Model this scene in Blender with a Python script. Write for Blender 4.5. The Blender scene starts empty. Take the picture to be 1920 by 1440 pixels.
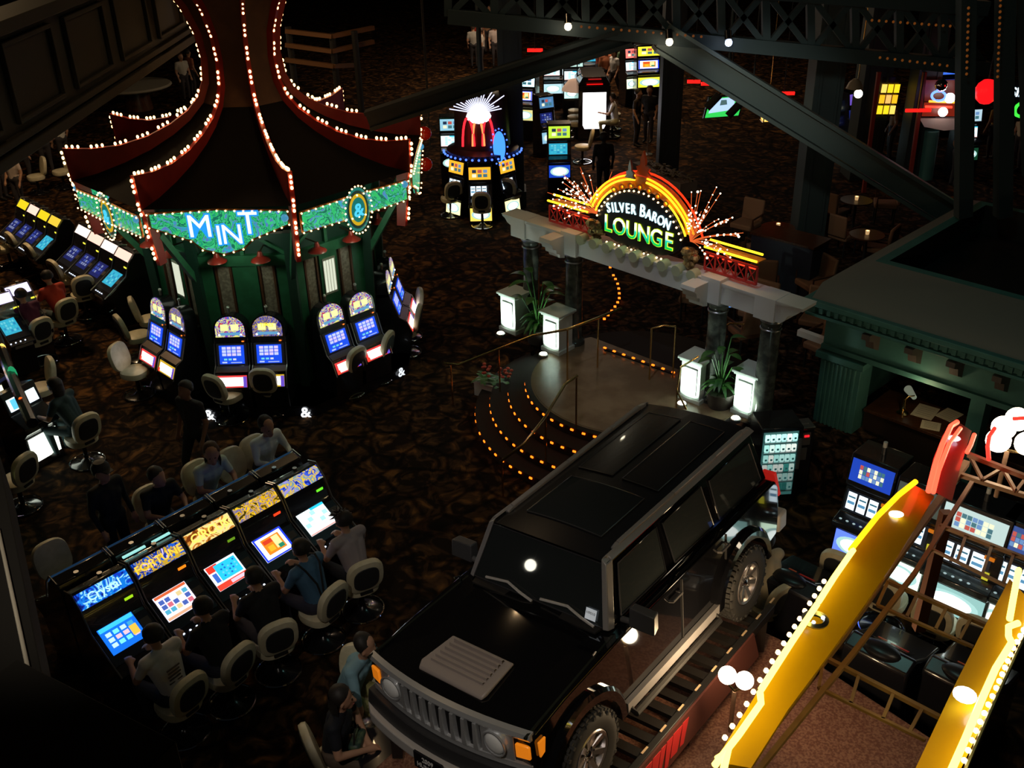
import bpy, bmesh, math, random
from mathutils import Vector as V, Matrix, Euler
random.seed(7)
PI = math.pi
def R(d): return math.radians(d)
C = bpy.context.scene.collection
SC = bpy.context.scene
# ------------------------------------------------------------ camera
CAMH = 8.6
PITCH, ROLL, FPX = R(28.5), R(1.5), 1900.0
fwd = V((0, math.cos(PITCH), -math.sin(PITCH)))
_u0 = V((0, math.sin(PITCH), math.cos(PITCH))); _r0 = V((1, 0, 0))
rgt = math.cos(ROLL)*_r0 - math.sin(ROLL)*_u0
upv = math.sin(ROLL)*_r0 + math.cos(ROLL)*_u0
cd = bpy.data.cameras.new('camera'); cam = bpy.data.objects.new('camera', cd); C.objects.link(cam)
cd.sensor_width = 36; cd.lens = FPX*36/1920; cd.clip_end = 300
m = Matrix.Identity(4)
for i in range(3): m[i][0], m[i][1], m[i][2] = rgt[i], upv[i], -fwd[i]
m[2][3] = CAMH
cam.matrix_world = m; SC.camera = cam
# ------------------------------------------------------------ world, exposure
w = bpy.data.worlds.new('world'); SC.world = w; w.use_nodes = True
w.node_tree.nodes['Background'].inputs[0].default_value = (.30, .36, .42, 1)
w.node_tree.nodes['Background'].inputs[1].default_value = 0.008
SC.view_settings.view_transform = 'Standard'; SC.view_settings.look = 'None'
SC.view_settings.exposure = 0.0; SC.view_settings.gamma = 1.0
# ------------------------------------------------------------ ceiling lamps of the hall and added crowd fill
def lamp(name, kind, loc, energy, col, size=.15, target=None, spot=60, blend=.6):
    l = bpy.data.lights.new(name, kind); l.energy = energy; l.color = col
    if kind == 'SPOT': l.spot_size = R(spot); l.spot_blend = blend; l.shadow_soft_size = size
    elif kind == 'AREA': l.shape = 'DISK'; l.size = size
    else: l.shadow_soft_size = size
    o = bpy.data.objects.new(name, l); C.objects.link(o); o.location = loc
    if target is not None: o.rotation_euler = (V(target)-V(loc)).to_track_quat('-Z', 'Y').to_euler()
    return o
WARM = (1, .66, .34)
lamp('hall_light', 'AREA', (-1.5, 16, 9.5), 34, WARM, .5, (-1.5, 16, 0))
lamp('hall_light', 'AREA', (-4.5, 10, 9.8), 12, WARM, .4, (-4.5, 10, 0))
lamp('hall_light', 'AREA', (-11, 22, 8), 300, WARM, 1, (-11, 20, 0))
lamp('aisle_light', 'SPOT', (2.9, 29, 8.5), 1100, (1, .6, .25), .4, (2.9, 29.6, 0), 42, 1)
lamp('crowd_fill_light', 'POINT', (-.6, 41, 4.5), 260, (1, .75, .5), .5)  # added fill to brighten the far crowd, no fixture modelled
lamp('crowd_fill_light', 'POINT', (-9.5, 27, 4.5), 90, (1, .75, .5), .5)  # added fill for the crowd behind the pavilion
lamp('aisle_light', 'AREA', (3.4, 38, 6.4), 320, (1, .7, .45), 2.5, (3.4, 38, 0))
lamp('lounge_light', 'AREA', (7, 18, 7.5), 9, (1, .5, .25), 3, (7, 18, 0))
lamp('vehicle_spotlight', 'SPOT', (-1.9, .6, 10.2), 620, (1, .88, .76), .05, (-.8, 6.6, 2.0), 30, .8)
lamp('vehicle_spotlight', 'SPOT', (-1.6, 3.2, 11), 130, (1, .88, .76), .05, (.2, 7.8, 2.6), 40, .8)
lamp('portal_spotlight', 'SPOT', (-.5, 9.5, 10.5), 420, (.86, .88, 1), .2, (2.1, 13.6, 2.6), 26, .8)
lamp('teal_wash', 'AREA', (3.5, 10.5, 9.4), 24, (.4, .9, .8), .4, (5, 12.5, 2))

def P(px, py, z=0.0):
    "world point on the level z seen at a picture position of the 1920x1440 photograph"
    d = (px-960)*rgt - (py-720)*upv + FPX*fwd
    t = (z-CAMH)/d.z
    return V((0, 0, CAMH)) + t*d
def PY(px, py, y):
    "the same on the vertical plane at depth y"
    d = (px-960)*rgt - (py-720)*upv + FPX*fwd
    return V((0, 0, CAMH)) + (y/d.y)*d
# ------------------------------------------------------------ materials
MC = {}
def mat(name, col, rough=.5, metal=0., coat=0., emit=None, es=0., trans=0., spec=.5):
    if name in MC: return MC[name]
    mt = bpy.data.materials.new(name); mt.use_nodes = True
    b = mt.node_tree.nodes['Principled BSDF']
    b.inputs['Base Color'].default_value = (*col, 1); b.inputs['Roughness'].default_value = rough
    b.inputs['Metallic'].default_value = metal; b.inputs['Coat Weight'].default_value = coat
    b.inputs['Coat Roughness'].default_value = .03
    b.inputs['Specular IOR Level'].default_value = spec
    b.inputs['Transmission Weight'].default_value = trans
    if emit: b.inputs['Emission Color'].default_value = (*emit, 1); b.inputs['Emission Strength'].default_value = es
    MC[name] = mt; return mt
def lin(c):
    return tuple((x/12.92 if x <= .04045 else ((x+.055)/1.055)**2.4) for x in c)
def E(r, g, b, s=1.0):
    "light-giving material; colour as seen on a screen 0-255"
    k = 'glow_%d_%d_%d_%g' % (r, g, b, s)
    if k in MC: return MC[k]
    c = lin((r/255, g/255, b/255))
    return mat(k, (.01, .01, .01), .35, emit=c, es=s)
def noisy(name, c1, c2, scale=6, rough=.8, detail=4, lo=.42, hi=.62, metal=0., bump=0., stretch=None, kind='noise'):
    mt = mat(name, c1, rough, metal); nt = mt.node_tree; n = nt.nodes; b = n['Principled BSDF']
    tc = n.new('ShaderNodeTexCoord'); mp = n.new('ShaderNodeMapping')
    if stretch: mp.inputs['Scale'].default_value = stretch
    tx = n.new('ShaderNodeTexNoise' if kind == 'noise' else 'ShaderNodeTexVoronoi'); tx.inputs['Scale'].default_value = scale
    if kind == 'noise': tx.inputs['Detail'].default_value = detail
    rp = n.new('ShaderNodeValToRGB'); rp.color_ramp.elements[0].position = lo; rp.color_ramp.elements[1].position = hi
    rp.color_ramp.elements[0].color = (*c1, 1); rp.color_ramp.elements[1].color = (*c2, 1)
    nt.links.new(tc.outputs['Object'], mp.inputs[0]); nt.links.new(mp.outputs[0], tx.inputs['Vector'])
    nt.links.new(tx.outputs[0], rp.inputs[0]); nt.links.new(rp.outputs[0], b.inputs['Base Color'])
    if bump:
        bp = n.new('ShaderNodeBump'); bp.inputs['Strength'].default_value = bump
        nt.links.new(tx.outputs[0], bp.inputs['Height']); nt.links.new(bp.outputs[0], b.inputs['Normal'])
    return mt
def carpet(name, dark, mid, hot, scale):
    mt = mat(name, mid, .95); nt = mt.node_tree; n = nt.nodes; b = n['Principled BSDF']; b.inputs['Specular IOR Level'].default_value = .1
    tc = n.new('ShaderNodeTexCoord'); mp = n.new('ShaderNodeMapping'); mp.inputs['Rotation'].default_value = (0, 0, R(45))
    a = n.new('ShaderNodeTexNoise'); a.inputs['Scale'].default_value = scale; a.inputs['Detail'].default_value = 3; a.inputs['Distortion'].default_value = 1.6
    v = n.new('ShaderNodeTexVoronoi'); v.inputs['Scale'].default_value = scale*.55; v.feature = 'DISTANCE_TO_EDGE'
    rp = n.new('ShaderNodeValToRGB'); e = rp.color_ramp.elements; e[0].position = .44; e[0].color = (*dark, 1); e[1].position = .60; e[1].color = (*mid, 1)
    h = e.new(.68); h.color = (*hot, 1)
    r2 = n.new('ShaderNodeValToRGB'); r2.color_ramp.elements[0].position = .02; r2.color_ramp.elements[1].position = .09
    r2.color_ramp.elements[0].color = (.25, .22, .2, 1)
    mx = n.new('ShaderNodeMix'); mx.data_type = 'RGBA'; mx.blend_type = 'MULTIPLY'; mx.inputs[0].default_value = 1
    L = nt.links.new
    L(tc.outputs['Object'], mp.inputs[0]); L(mp.outputs[0], a.inputs['Vector']); L(mp.outputs[0], v.inputs['Vector'])
    L(a.outputs[0], rp.inputs[0]); L(v.outputs[0], r2.inputs[0]); L(rp.outputs[0], mx.inputs[6]); L(r2.outputs[0], mx.inputs[7])
    L(mx.outputs[2], b.inputs['Base Color'])
    return mt
BLK = mat('black_lacquer', (.006, .006, .008), .22, coat=.4)
BLKM = mat('black_matte', (.010, .009, .009), .7)
PAINT = mat('black_paint', (.004, .004, .005), .07, coat=1.)
PLAST = mat('grey_plastic', (.085, .08, .082), .5)
CHROME = mat('chrome', (.82, .84, .86), .08, 1.)
STEEL = mat('satin_steel', (.45, .46, .48), .33, 1.)
BRASS = mat('brass', (.75, .52, .22), .22, 1.)
CREAM = noisy('cream_vinyl', (.62, .56, .38), (.70, .64, .46), 9, .45)
DKVIN = mat('dark_vinyl', (.028, .03, .032), .5)
GLASS = mat('tinted_glass', (.02, .024, .026), .02, coat=1.)
RUB = mat('tyre_rubber', (.028, .027, .026), .75)
REDP = noisy('red_paint', (.27, .012, .006), (.33, .016, .008), 4, .45)
GREENP = noisy('green_paint', (.02, .115, .05), (.028, .15, .07), 5, .5)
TEALP = noisy('teal_paint', (.045, .16, .15), (.055, .19, .175), 3, .6)
NIGHT = mat('dark_slate_paint', (.022, .036, .04), .6)
STONE = noisy('speckled_stone', (.15, .055, .035), (.30, .15, .10), 45, .45, 6)
MARB = noisy('beige_marble', (.17, .11, .065), (.24, .165, .10), 2.2, .25, 8)
WHITE = mat('white_plaster', (.72, .71, .70), .6)
OAK = noisy('tan_painted_metal', (.36, .21, .13), (.42, .26, .16), 8, .5)
# ------------------------------------------------------------ mesh builder
class MB:
    def __init__(s, T=None): s.v = []; s.f = []; s.m = []; s.mats = []; s.T = T or Matrix.Identity(4)
    def mi(s, m):
        if m not in s.mats: s.mats.append(m)
        return s.mats.index(m)
    def add(s, vs, fs, m, T=None):
        o = len(s.v); T = s.T @ T if T is not None else s.T
        s.v += [T @ V(p) for p in vs]; k = s.mi(m)
        for f in fs: s.f.append([i+o for i in f]); s.m.append(k)
        return s
    def hexa(s, p, m, T=None):
        "8 points: bottom loop then top loop"
        return s.add(p, [(3, 2, 1, 0), (4, 5, 6, 7), (0, 1, 5, 4), (1, 2, 6, 5), (2, 3, 7, 6), (3, 0, 4, 7)], m, T)
    def box(s, c, d, m, rz=0, T=None):
        x, y, z = d[0]/2, d[1]/2, d[2]/2
        q = [V((a*x, b*y, e*z)) for e in (-1, 1) for a, b in ((-1, -1), (1, -1), (1, 1), (-1, 1))]
        M = Matrix.Translation(V(c)) @ Matrix.Rotation(rz, 4, 'Z')
        return s.hexa([M @ p for p in q], m, T)
    def quad(s, a, b, c, d, m, T=None): return s.add([a, b, c, d], [(0, 1, 2, 3)], m, T)
    def prism(s, poly, lo, hi, m, ax='z', T=None):
        n = len(poly)
        if ax == 'z': q = [(a, b, lo) for a, b in poly]+[(a, b, hi) for a, b in poly]
        elif ax == 'x': q = [(lo, a, b) for a, b in poly]+[(hi, a, b) for a, b in poly]
        else: q = [(a, lo, b) for a, b in poly]+[(a, hi, b) for a, b in poly]
        return s.add(q, [tuple(range(n))[::-1], tuple(range(n, 2*n))]+[(i, (i+1) % n, n+(i+1) % n, n+i) for i in range(n)], m, T)
    def loft(s, rings, m, closed=True, cap=True, T=None):
        n = len(rings[0]); v = [p for r in rings for p in r]; f = []
        for j in range(len(rings)-1):
            for i in range(n if closed else n-1):
                k = (i+1) % n; f.append((j*n+i, j*n+k, (j+1)*n+k, (j+1)*n+i))
        if cap and closed: f.append(tuple(range(n))[::-1]); f.append(tuple(range(len(v)-n, len(v))))
        return s.add(v, f, m, T)
    def tube(s, path, r, m, n=6, T=None, taper=None):
        path = [V(p) for p in path]; rings = []; up = None
        for i, p in enumerate(path):
            a = path[max(i-1, 0)]; b = path[min(i+1, len(path)-1)]; d = (b-a)
            if d.length < 1e-6: d = V((0, 0, 1))
            d.normalize()
            if up is None: up = V((0, 0, 1)) if abs(d.z) < .9 else V((1, 0, 0))
            x = up.cross(d); x.normalize(); y = d.cross(x); up = y if abs(d.z) > .9 else up
            rr = r if taper is None else r+(taper-r)*i/(len(path)-1)
            rings.append([p+rr*(math.cos(2*PI*k/n)*x+math.sin(2*PI*k/n)*y) for k in range(n)])
        return s.loft(rings, m, T=T)
    def lathe(s, prof, m, n=20, T=None, a0=0, a1=2*PI):
        full = abs(a1-a0-2*PI) < 1e-6; k = n if full else n+1
        rings = [[V((r*math.cos(a0+(a1-a0)*i/n), r*math.sin(a0+(a1-a0)*i/n), z)) for i in range(k)] for r, z in prof]
        return s.loft(rings, m, closed=full, cap=False, T=T)
    def ball(s, c, r, m, n=10, sc=(1, 1, 1), T=None):
        c = V(c); h = max(4, n//2)
        v = [c+V((0, 0, -r*sc[2]))]; f = []
        for j in range(1, h):
            t = -PI/2+PI*j/h
            for i in range(n): v.append(c+V((r*sc[0]*math.cos(t)*math.cos(2*PI*i/n), r*sc[1]*math.cos(t)*math.sin(2*PI*i/n), r*sc[2]*math.sin(t))))
        v.append(c+V((0, 0, r*sc[2]))); L = len(v)-1
        for i in range(n):
            k = (i+1) % n; f.append((0, 1+k, 1+i)); f.append((L, 1+(h-2)*n+i, 1+(h-2)*n+k))
            for j in range(h-2): f.append((1+j*n+i, 1+j*n+k, 1+(j+1)*n+k, 1+(j+1)*n+i))
        return s.add(v, f, m, T)
    def cyl(s, a, b, r, m, n=12, T=None, r2=None): return s.tube([a, b], r, m, n, T, r2)
    def text(s, txt, size, m, T, ext=.004, bold=0., align='CENTER'):
        k = (txt, ext, bold, align)
        if k not in TXT:
            cu = bpy.data.curves.new('t', 'FONT'); cu.body = txt; cu.size = 1; cu.extrude = ext; cu.offset = bold; cu.align_x = align; cu.resolution_u = 3
            ob = bpy.data.objects.new('t', cu); me = bpy.data.meshes.new_from_object(ob)
            TXT[k] = ([v.co.copy() for v in me.vertices], [tuple(p.vertices) for p in me.polygons])
            bpy.data.objects.remove(ob); bpy.data.meshes.remove(me)
        vs, fs = TXT[k]
        return s.add([V((p.x*size, p.y*size, p.z)) for p in vs], fs, m, T)
    def build(s, name, parent=None, world=False, bevel=0, smooth=True, loc=None):
        me = bpy.data.meshes.new(name); vs = s.v
        if world and parent is not None: Mi = parent.matrix_basis.inverted(); vs = [Mi @ p for p in vs]
        if loc is not None: vs = [p-V(loc) for p in vs]
        me.from_pydata([tuple(p) for p in vs], [], s.f)
        for mt in s.mats: me.materials.append(mt)
        me.polygons.foreach_set('material_index', s.m)
        if smooth:
            me.polygons.foreach_set('use_smooth', [True]*len(s.f)); me.set_sharp_from_angle(angle=R(38))
        me.validate(); me.update()
        bm = bmesh.new(); bm.from_mesh(me); bmesh.ops.recalc_face_normals(bm, faces=bm.faces); bm.to_mesh(me); bm.free()
        o = bpy.data.objects.new(name, me); C.objects.link(o)
        if parent is not None: o.parent = parent
        if loc is not None: o.location = loc
        if bevel:
            md = o.modifiers.new('bevel', 'BEVEL'); md.width = bevel; md.segments = 2; md.limit_method = 'ANGLE'; md.angle_limit = R(35)
        return o
TXT = {}
def tag(o, label, cat, group=None):
    o['label'] = label; o['category'] = cat
    if group: o['group'] = group
    return o
def struct(o, label=None, cat=None):
    o['kind'] = 'structure'
    if label: o['label'] = label; o['category'] = cat or 'structure'
    return o
def thing(name, label, cat, loc=(0, 0, 0), rz=0., group=None, sc=1.):
    o = bpy.data.objects.new(name, None); C.objects.link(o); o.location = loc; o.rotation_euler = (0, 0, rz); o.scale = (sc,)*3
    o.empty_display_size = .1
    o.matrix_basis = Matrix.Translation(V(loc)) @ Matrix.Rotation(rz, 4, 'Z') @ Matrix.Scale(sc, 4)
    return tag(o, label, cat, group)
def dup(root, loc, rz=0., label=None, group=None, sc=None):
    r = root.copy(); C.objects.link(r); r.location = loc; r.rotation_euler = (0, 0, rz)
    if sc: r.scale = (sc,)*3
    if label: r['label'] = label
    if group: r['group'] = group
    for ch in list(root.children):
        c = ch.copy(); C.objects.link(c); c.parent = r
        for g in ch.children:
            d = g.copy(); C.objects.link(d); d.parent = c
    return r
def TM(o, x, y):
    "matrix whose x axis is x, y axis is y (for lettering)"
    x = V(x).normalized(); z = x.cross(V(y)).normalized(); y = z.cross(x)
    M = Matrix.Identity(4)
    for i in range(3): M[i][0], M[i][1], M[i][2], M[i][3] = x[i], y[i], z[i], o[i]
    return M
def bar(mb, a, b, w, h, m):
    "rectangular member from a to b"
    a, b = V(a), V(b); d = (b-a).normalized(); up = V((0, 0, 1)) if abs(d.z) < .95 else V((1, 0, 0))
    x = d.cross(up).normalized(); y = x.cross(d)
    q = [p+sx*w/2*x+sy*h/2*y for p in (a, b) for sx, sy in ((-1, -1), (1, -1), (1, 1), (-1, 1))]
    mb.hexa(q, m)
# direction frame of the lounge front
E1 = V((.715, -.70, 0)).normalized(); E2 = V((-E1.y, E1.x, 0))     # along the portal, into the lounge
A45 = math.atan2(E1.y, E1.x)
# ============================================================ SETTING
CARP = carpet('casino_carpet', (.012, .006, .003), (.075, .036, .014), (.17, .075, .022), 2.9)
CARPL = carpet('lounge_carpet', (.006, .004, .003), (.07, .035, .02), (.15, .075, .04), 4.0)
f = MB(); f.quad((-40, -4, 0), (40, -4, 0), (40, 75, 0), (-40, 75, 0), CARP)
struct(f.build('floor'), 'dark brown and orange patterned casino carpet', 'floor')
f = MB(); f.box((0, 35, 11.2), (80, 80, .2), NIGHT)
struct(f.build('ceiling'), 'unlit dark ceiling far above the gaming floor', 'ceiling')
for nm, c, d in (('wall_back', (0, 72, 5.5), (80, .3, 11)), ('wall_left', (-26, 35, 5.5), (.3, 78, 11)), ('wall_right', (30, 35, 5.5), (.3, 78, 11))):
    f = MB(); f.box(c, d, mat('dark_wall', (.03, .022, .018), .8)); struct(f.build(nm), 'dark wall at the %s of the hall' % nm[5:], 'wall')
# panelled balcony front at upper left
f = MB(); x0 = -5.3; BAL = mat('balcony_paint', (.036, .033, .024), .7, spec=.2)
f.box((x0-.2, 12.4, 6.32), (.3, 12.8, 1.3), BAL)
f.box((x0-.16, 12.4, 5.66), (.42, 12.9, .12), BAL); f.box((x0-.15, 12.4, 5.80), (.36, 12.9, .08), BAL)
f.box((x0-.12, 12.4, 6.95), (.5, 12.9, .14), BAL)
for k in range(8):
    y = 6.6+k*1.75
    for dz in (-.40, .40): f.box((x0-.02, y, 6.35+dz), (.06, 1.3, .05), BAL)
    for dy in (-.65, .65): f.box((x0-.02, y+dy, 6.35), (.06, .05, .85), BAL)
struct(f.build('trim_1', bevel=.01), 'dark panelled balcony front overhanging the upper left', 'balcony')
# corner post and rail by the viewer, lower left
f = MB(); a = P(-30, 1000, 6.2); b = P(48, 1440, 6.2)
BAD = mat('ledge_dark', (.010, .009, .007), .8, spec=.1); bar(f, P(-62, 900, 6.2), P(18, 1460, 6.2), .30, .3, BAD); 
f.tube([P(-4, 990, 6.36), P(84, 1400, 6.36)], .008, mat('rail_edge', (.3, .27, .2), .4), 6)
bar(f, P(-40, 1330, 6.4), P(260, 1500, 6.4), .3, .14, BAD)
struct(f.build('trim_2', bevel=.01), 'dark balcony ledge at the bottom left corner', 'balcony')
# lounge platform and entrance steps
ZL = .66
K0 = P(985, 645, ZL); LC = V((2.09, 14.64, 0))
f = MB(); a = V((.35, 16.3, 0)); b = a+E1*6.2
pl = [a, b, b+E2*11, a+E2*11]
f.prism([(p.x, p.y) for p in pl], 0, ZL-.004, CARPL)
struct(f.build('floor_lounge'), 'raised dark patterned carpet floor of the lounge', 'floor')
st = thing('entrance_steps', 'four curved dark steps with orange lights rising to the round marble landing', 'steps', LC)
STEPL = E(255, 110, 20, 3.2)
px = mat('step_carpet', (.012, .006, .004), .9)
RS = [2.70, 2.45, 2.14, 1.86]
step_parts = []
for i, r in enumerate(RS):
    f = MB(); z0 = .165*i
    f.lathe([(.2, z0), (r, z0), (r, z0+.15), (r+.02, z0+.165), (.2, z0+.165)], px, 64)
    step_parts.append(f.build('tread', st, bevel=0))
f = MB(); n = 48
ca = math.atan2(E1.y, E1.x)
pts = []
for k in range(n+1):
    t = ca-PI*1.0-.42+(PI+.84)*k/n
    pts.append((1.78*math.cos(t), 1.78*math.sin(t)))
f.prism(pts, ZL-.02, ZL+.006, MARB)
f.prism([(x*.985, y*.985) for x, y in pts], ZL+.006, ZL+.012, MARB)
f.build('landing', st)
lt = MB(); lt.box((0, 0, 0), (.05, .018, .026), STEPL)
sl = lt.build('step_light', step_parts[0]); first = True
rows = [[(893, 752), (891, 765), (890, 777), (891, 790), (898, 813), (906, 828), (916, 842), (928, 853), (940, 865), (957, 875), (975, 886), (994, 897)],
 [(925, 737), (922, 748), (922, 760), (922, 773), (927, 786), (932, 797), (941, 810), (951, 822), (965, 834), (979, 845), (997, 857), (1016, 866), (1037, 876)],
 [(955, 727), (954, 739), (955, 751), (957, 763), (963, 776), (970, 788), (981, 800), (996, 812), (1011, 823), (1030, 833), (1050, 842), (1073, 850)],
 [(985, 720), (985, 732), (988, 744), (994, 756), (1002, 768), (1014, 779), (1029, 790), (1046, 801), (1066, 810), (1089, 818), (1111, 824)]]
for i, rw in enumerate(rows):
    z = .165*i+.12
    for (x, y) in rw:
        p = P(x, y, z)-LC; t = math.atan2(p.y, p.x); r = RS[i]+.014
        if first: o = sl; first = False
        else: o = sl.copy(); C.objects.link(o)
        o.parent = step_parts[i]; o.location = (r*math.cos(t), r*math.sin(t), z); o.rotation_euler = (0, 0, t+PI/2)
# row of lights along the inner edge of the landing and a curving row inside the lounge
strip = thing('step_light_strip', 'straight row of orange floor lights behind the marble landing', 'light strip', P(1200, 680, ZL))
f = MB(); q0, q1 = P(1134, 657, ZL), P(1262, 703, ZL); bar(f, q0+V((0, 0, .02)), q1+V((0, 0, .02)), .05, .04, px); f.build('base', strip, world=True)
l0 = MB().box((0, 0, 0), (.05, .03, .02), STEPL).build('light', strip)
for k in range(8):
    o = l0 if k == 0 else l0.copy()
    if k: C.objects.link(o); o.parent = strip
    o.location = q0.lerp(q1, k/7)+V((0, 0, .05))-V(strip.location); o.rotation_euler = (0, 0, A45)
strip = thing('step_light_strip', 'curving row of orange floor lights behind the left columns of the lounge', 'light strip', P(1150, 560, ZL))
cur = [(1144, 505), (1150, 520), (1154, 527), (1158, 536), (1160, 545), (1161, 554), (1161, 563), (1158, 571), (1153, 579), (1147, 587), (1140, 595), (1133, 602)]
f = MB(); f.tube([P(x, y, ZL)+V((0, 0, .015)) for x, y in cur], .025, px); f.build('base', strip, world=True)
l1 = MB().box((0, 0, 0), (.045, .045, .025), STEPL).build('light', strip)
for k, (x, y) in enumerate(cur):
    o = l1 if k == 0 else l1.copy()
    if k: C.objects.link(o); o.parent = strip
    o.location = P(x, y, ZL)+V((0, 0, .045))-V(strip.location)
# handrails
def rail(name, label, pts, posts, r=.022):
    p3 = [P(x, y, z) for x, y, z in pts]
    t = thing(name, label, 'handrail', (p3[0].x, p3[0].y, 0))
    MB().tube(p3, r, BRASS, 8).build('rail', t, world=True)
    for (x, y, z, zb) in posts:
        p = P(x, y, z); MB().tube([(p.x, p.y, zb), (p.x, p.y, z)], .014, BRASS, 8).build('post', t, world=True)
    return t
rail('brass_handrail', 'long polished brass handrail running past the planter to the left column', [(833, 681, .8), (860, 684, .82), (925, 658, 1.1), (1000, 629, 1.42), (1062, 618, 1.6), (1118, 597, 1.62), (1165, 578, 1.62)],
     [(845, 683, .8, 0), (935, 655, 1.13, .0), (1064, 617, 1.6, ZL), (1122, 595, 1.6, ZL)])
rail('brass_handrail', 'short brass handrail slanting down the middle of the steps', [(938, 866, .62), (983, 832, .9), (1020, 785, 1.15), (1060, 720, 1.48), (1083, 704, 1.55)],
     [(941, 862, .64, 0), (1023, 779, 1.18, .33), (1081, 706, 1.54, ZL)])
rail('brass_handrail', 'brass handrail right of the marble landing with a bent end', [(1222, 616, 1.6), (1244, 610, 1.62), (1268, 612, 1.62)], [(1222, 616, 1.6, ZL), (1267, 612, 1.6, ZL)], .014)
rail('brass_handrail', 'thin brass handrail bending down beside the right white pedestal', [(1310, 668, 1.6), (1276, 689, 1.5), (1269, 732, 1.2), (1287, 768, .95)], [(1270, 730, 1.2, .5)], .016)
rail('brass_handrail', 'dim brass rail behind the third column of the portal', [(1360, 612, 1.6), (1368, 606, 1.6), (1395, 608, 1.6)], [(1361, 612, 1.6, ZL)], .014)
# ============================================================ PORTAL
BZ = 2.74; B0 = P(940, 400, BZ); B1 = P(1505, 580, BZ); BD = (B1-B0).normalized(); BN = V((BD.y, -BD.x, 0)); BL = (B1-B0).length
def S(px, z=0):
    p = P(px, 400+(px-940)*180/565, BZ); return (p-B0).dot(BD)
def BP(s, dn, z): return V((B0.x, B0.y, 0))+BD*s+BN*dn+V((0, 0, z))
def BM(s, dn, z): return TM(BP(s, dn, z), BD, (0, 0, 1))          # lettering / local frame on the beam: x along, y up, z toward the visitor
po = thing('entrance_portal', 'white beam on four dark marble columns over the lounge entrance', 'portal', BP(BL/2, -.3, ZL))
f = MB()
prof = [(0, BZ), (0, BZ-.05), (-.02, BZ-.08), (-.02, BZ-.33), (-.36, BZ-.33), (-.36, BZ-.08), (-.38, BZ-.05), (-.38, BZ)]
endp = [(.0, 0), (.0, .05), (.06, .07), (.12, .14), (.22, .18), (.28, .28), (.34, .33)]
rings = []
for side in (0, 1):
    seq = endp if side == 0 else endp[::-1]
    for dx, dz in seq:
        s_ = dx if side == 0 else BL-dx
        rings.append([BP(s_, a, BZ-(BZ-z)*(dz/.33)) for a, z in prof])
f.loft(rings, WHITE)
for sx in (S(1068), S(1335)):
    f.hexa([BP(sx-.17, .04, BZ-.35), BP(sx+.17, .04, BZ-.35), BP(sx+.17, -.40, BZ-.35), BP(sx-.17, -.40, BZ-.35), BP(sx-.17, .04, BZ+.05), BP(sx+.17, .04, BZ+.05), BP(sx+.17, -.40, BZ+.05), BP(sx-.17, -.40, BZ+.05)], WHITE)
for sx in (S(972)-.02, S(1440)-.04): f.hexa([BP(sx-.17, .01, BZ-.35), BP(sx+.17, .01, BZ-.35), BP(sx+.17, -.38, BZ-.35), BP(sx-.17, -.38, BZ-.35), BP(sx-.17, .01, BZ+.005), BP(sx+.17, .01, BZ+.005), BP(sx+.17, -.38, BZ+.005), BP(sx-.17, -.38, BZ+.005)], WHITE)
f.build('beam', po, world=True, bevel=.008)
for sx in (S(1050), S(1318)):     # scrolled corbels
    f = MB(); w_ = .13
    cp = [(.02, BZ-.02), (.36, BZ-.02), (.38, BZ-.08), (.32, BZ-.13), (.30, BZ-.20), (.23, BZ-.23), (.22, BZ-.30), (.15, BZ-.33), (.13, BZ-.39), (.02, BZ-.42)]
    f.loft([[BP(sx+d, a, z) for a, z in cp] for d in (-w_, w_)], WHITE); f.build('corbel', po, world=True, bevel=.006)
f = MB()
for k in range(9):
    s_ = S(1092)+(S(1300)-S(1092))*k/8
    f.lathe([(.001, 0), (.085, 0), (.085, .15), (.001, .15)], mat('pale_green_plaster', (.50, .55, .38), .6), 14, T=Matrix.Translation(BP(s_, .02, BZ)) @ Matrix.Rotation(math.atan2(BN.y, BN.x), 4, 'Z') @ Matrix.Rotation(PI/2, 4, 'Y') @ Matrix.Translation((0, 0, -.10)))
f.build('scallop_crest', po, world=True)
COL = noisy('dark_marble', (.05, .055, .05), (.11, .12, .10), 7, .15)
cols = [(977, 620), (1058, 651), (1327, 752), (1434, 782)]
for cx, cy in cols:
    s_ = (P(cx, cy, ZL)-B0).dot(BD); p = BP(s_, -.19, ZL)
    T = Matrix.Translation(p); f = MB(T=T)
    f.lathe([(.2, 0), (.2, .08), (.165, .12), (.155, .16), (.15, .9), (.14, BZ-ZL-.47)], COL, 24)
    f.lathe([(.14, BZ-ZL-.48), (.155, BZ-ZL-.46), (.155, BZ-ZL-.35), (.15, BZ-ZL-.34)], COL, 24)
    cl = f.build('column', po, world=True)
    f = MB(T=T); f.lathe([(.150, BZ-ZL-.54), (.158, BZ-ZL-.535), (.158, BZ-ZL-.52), (.15, BZ-ZL-.51)], STEEL, 24); f.lathe([(.158, BZ-ZL-.41), (.172, BZ-ZL-.40), (.172, BZ-ZL-.375), (.158, BZ-ZL-.365)], STEEL, 24); 
    g = f.build('ring', None); g.parent = cl; g.matrix_parent_inverse.identity()
    for v_ in g.data.vertices: v_.co = po.matrix_basis.inverted() @ v_.co
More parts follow.
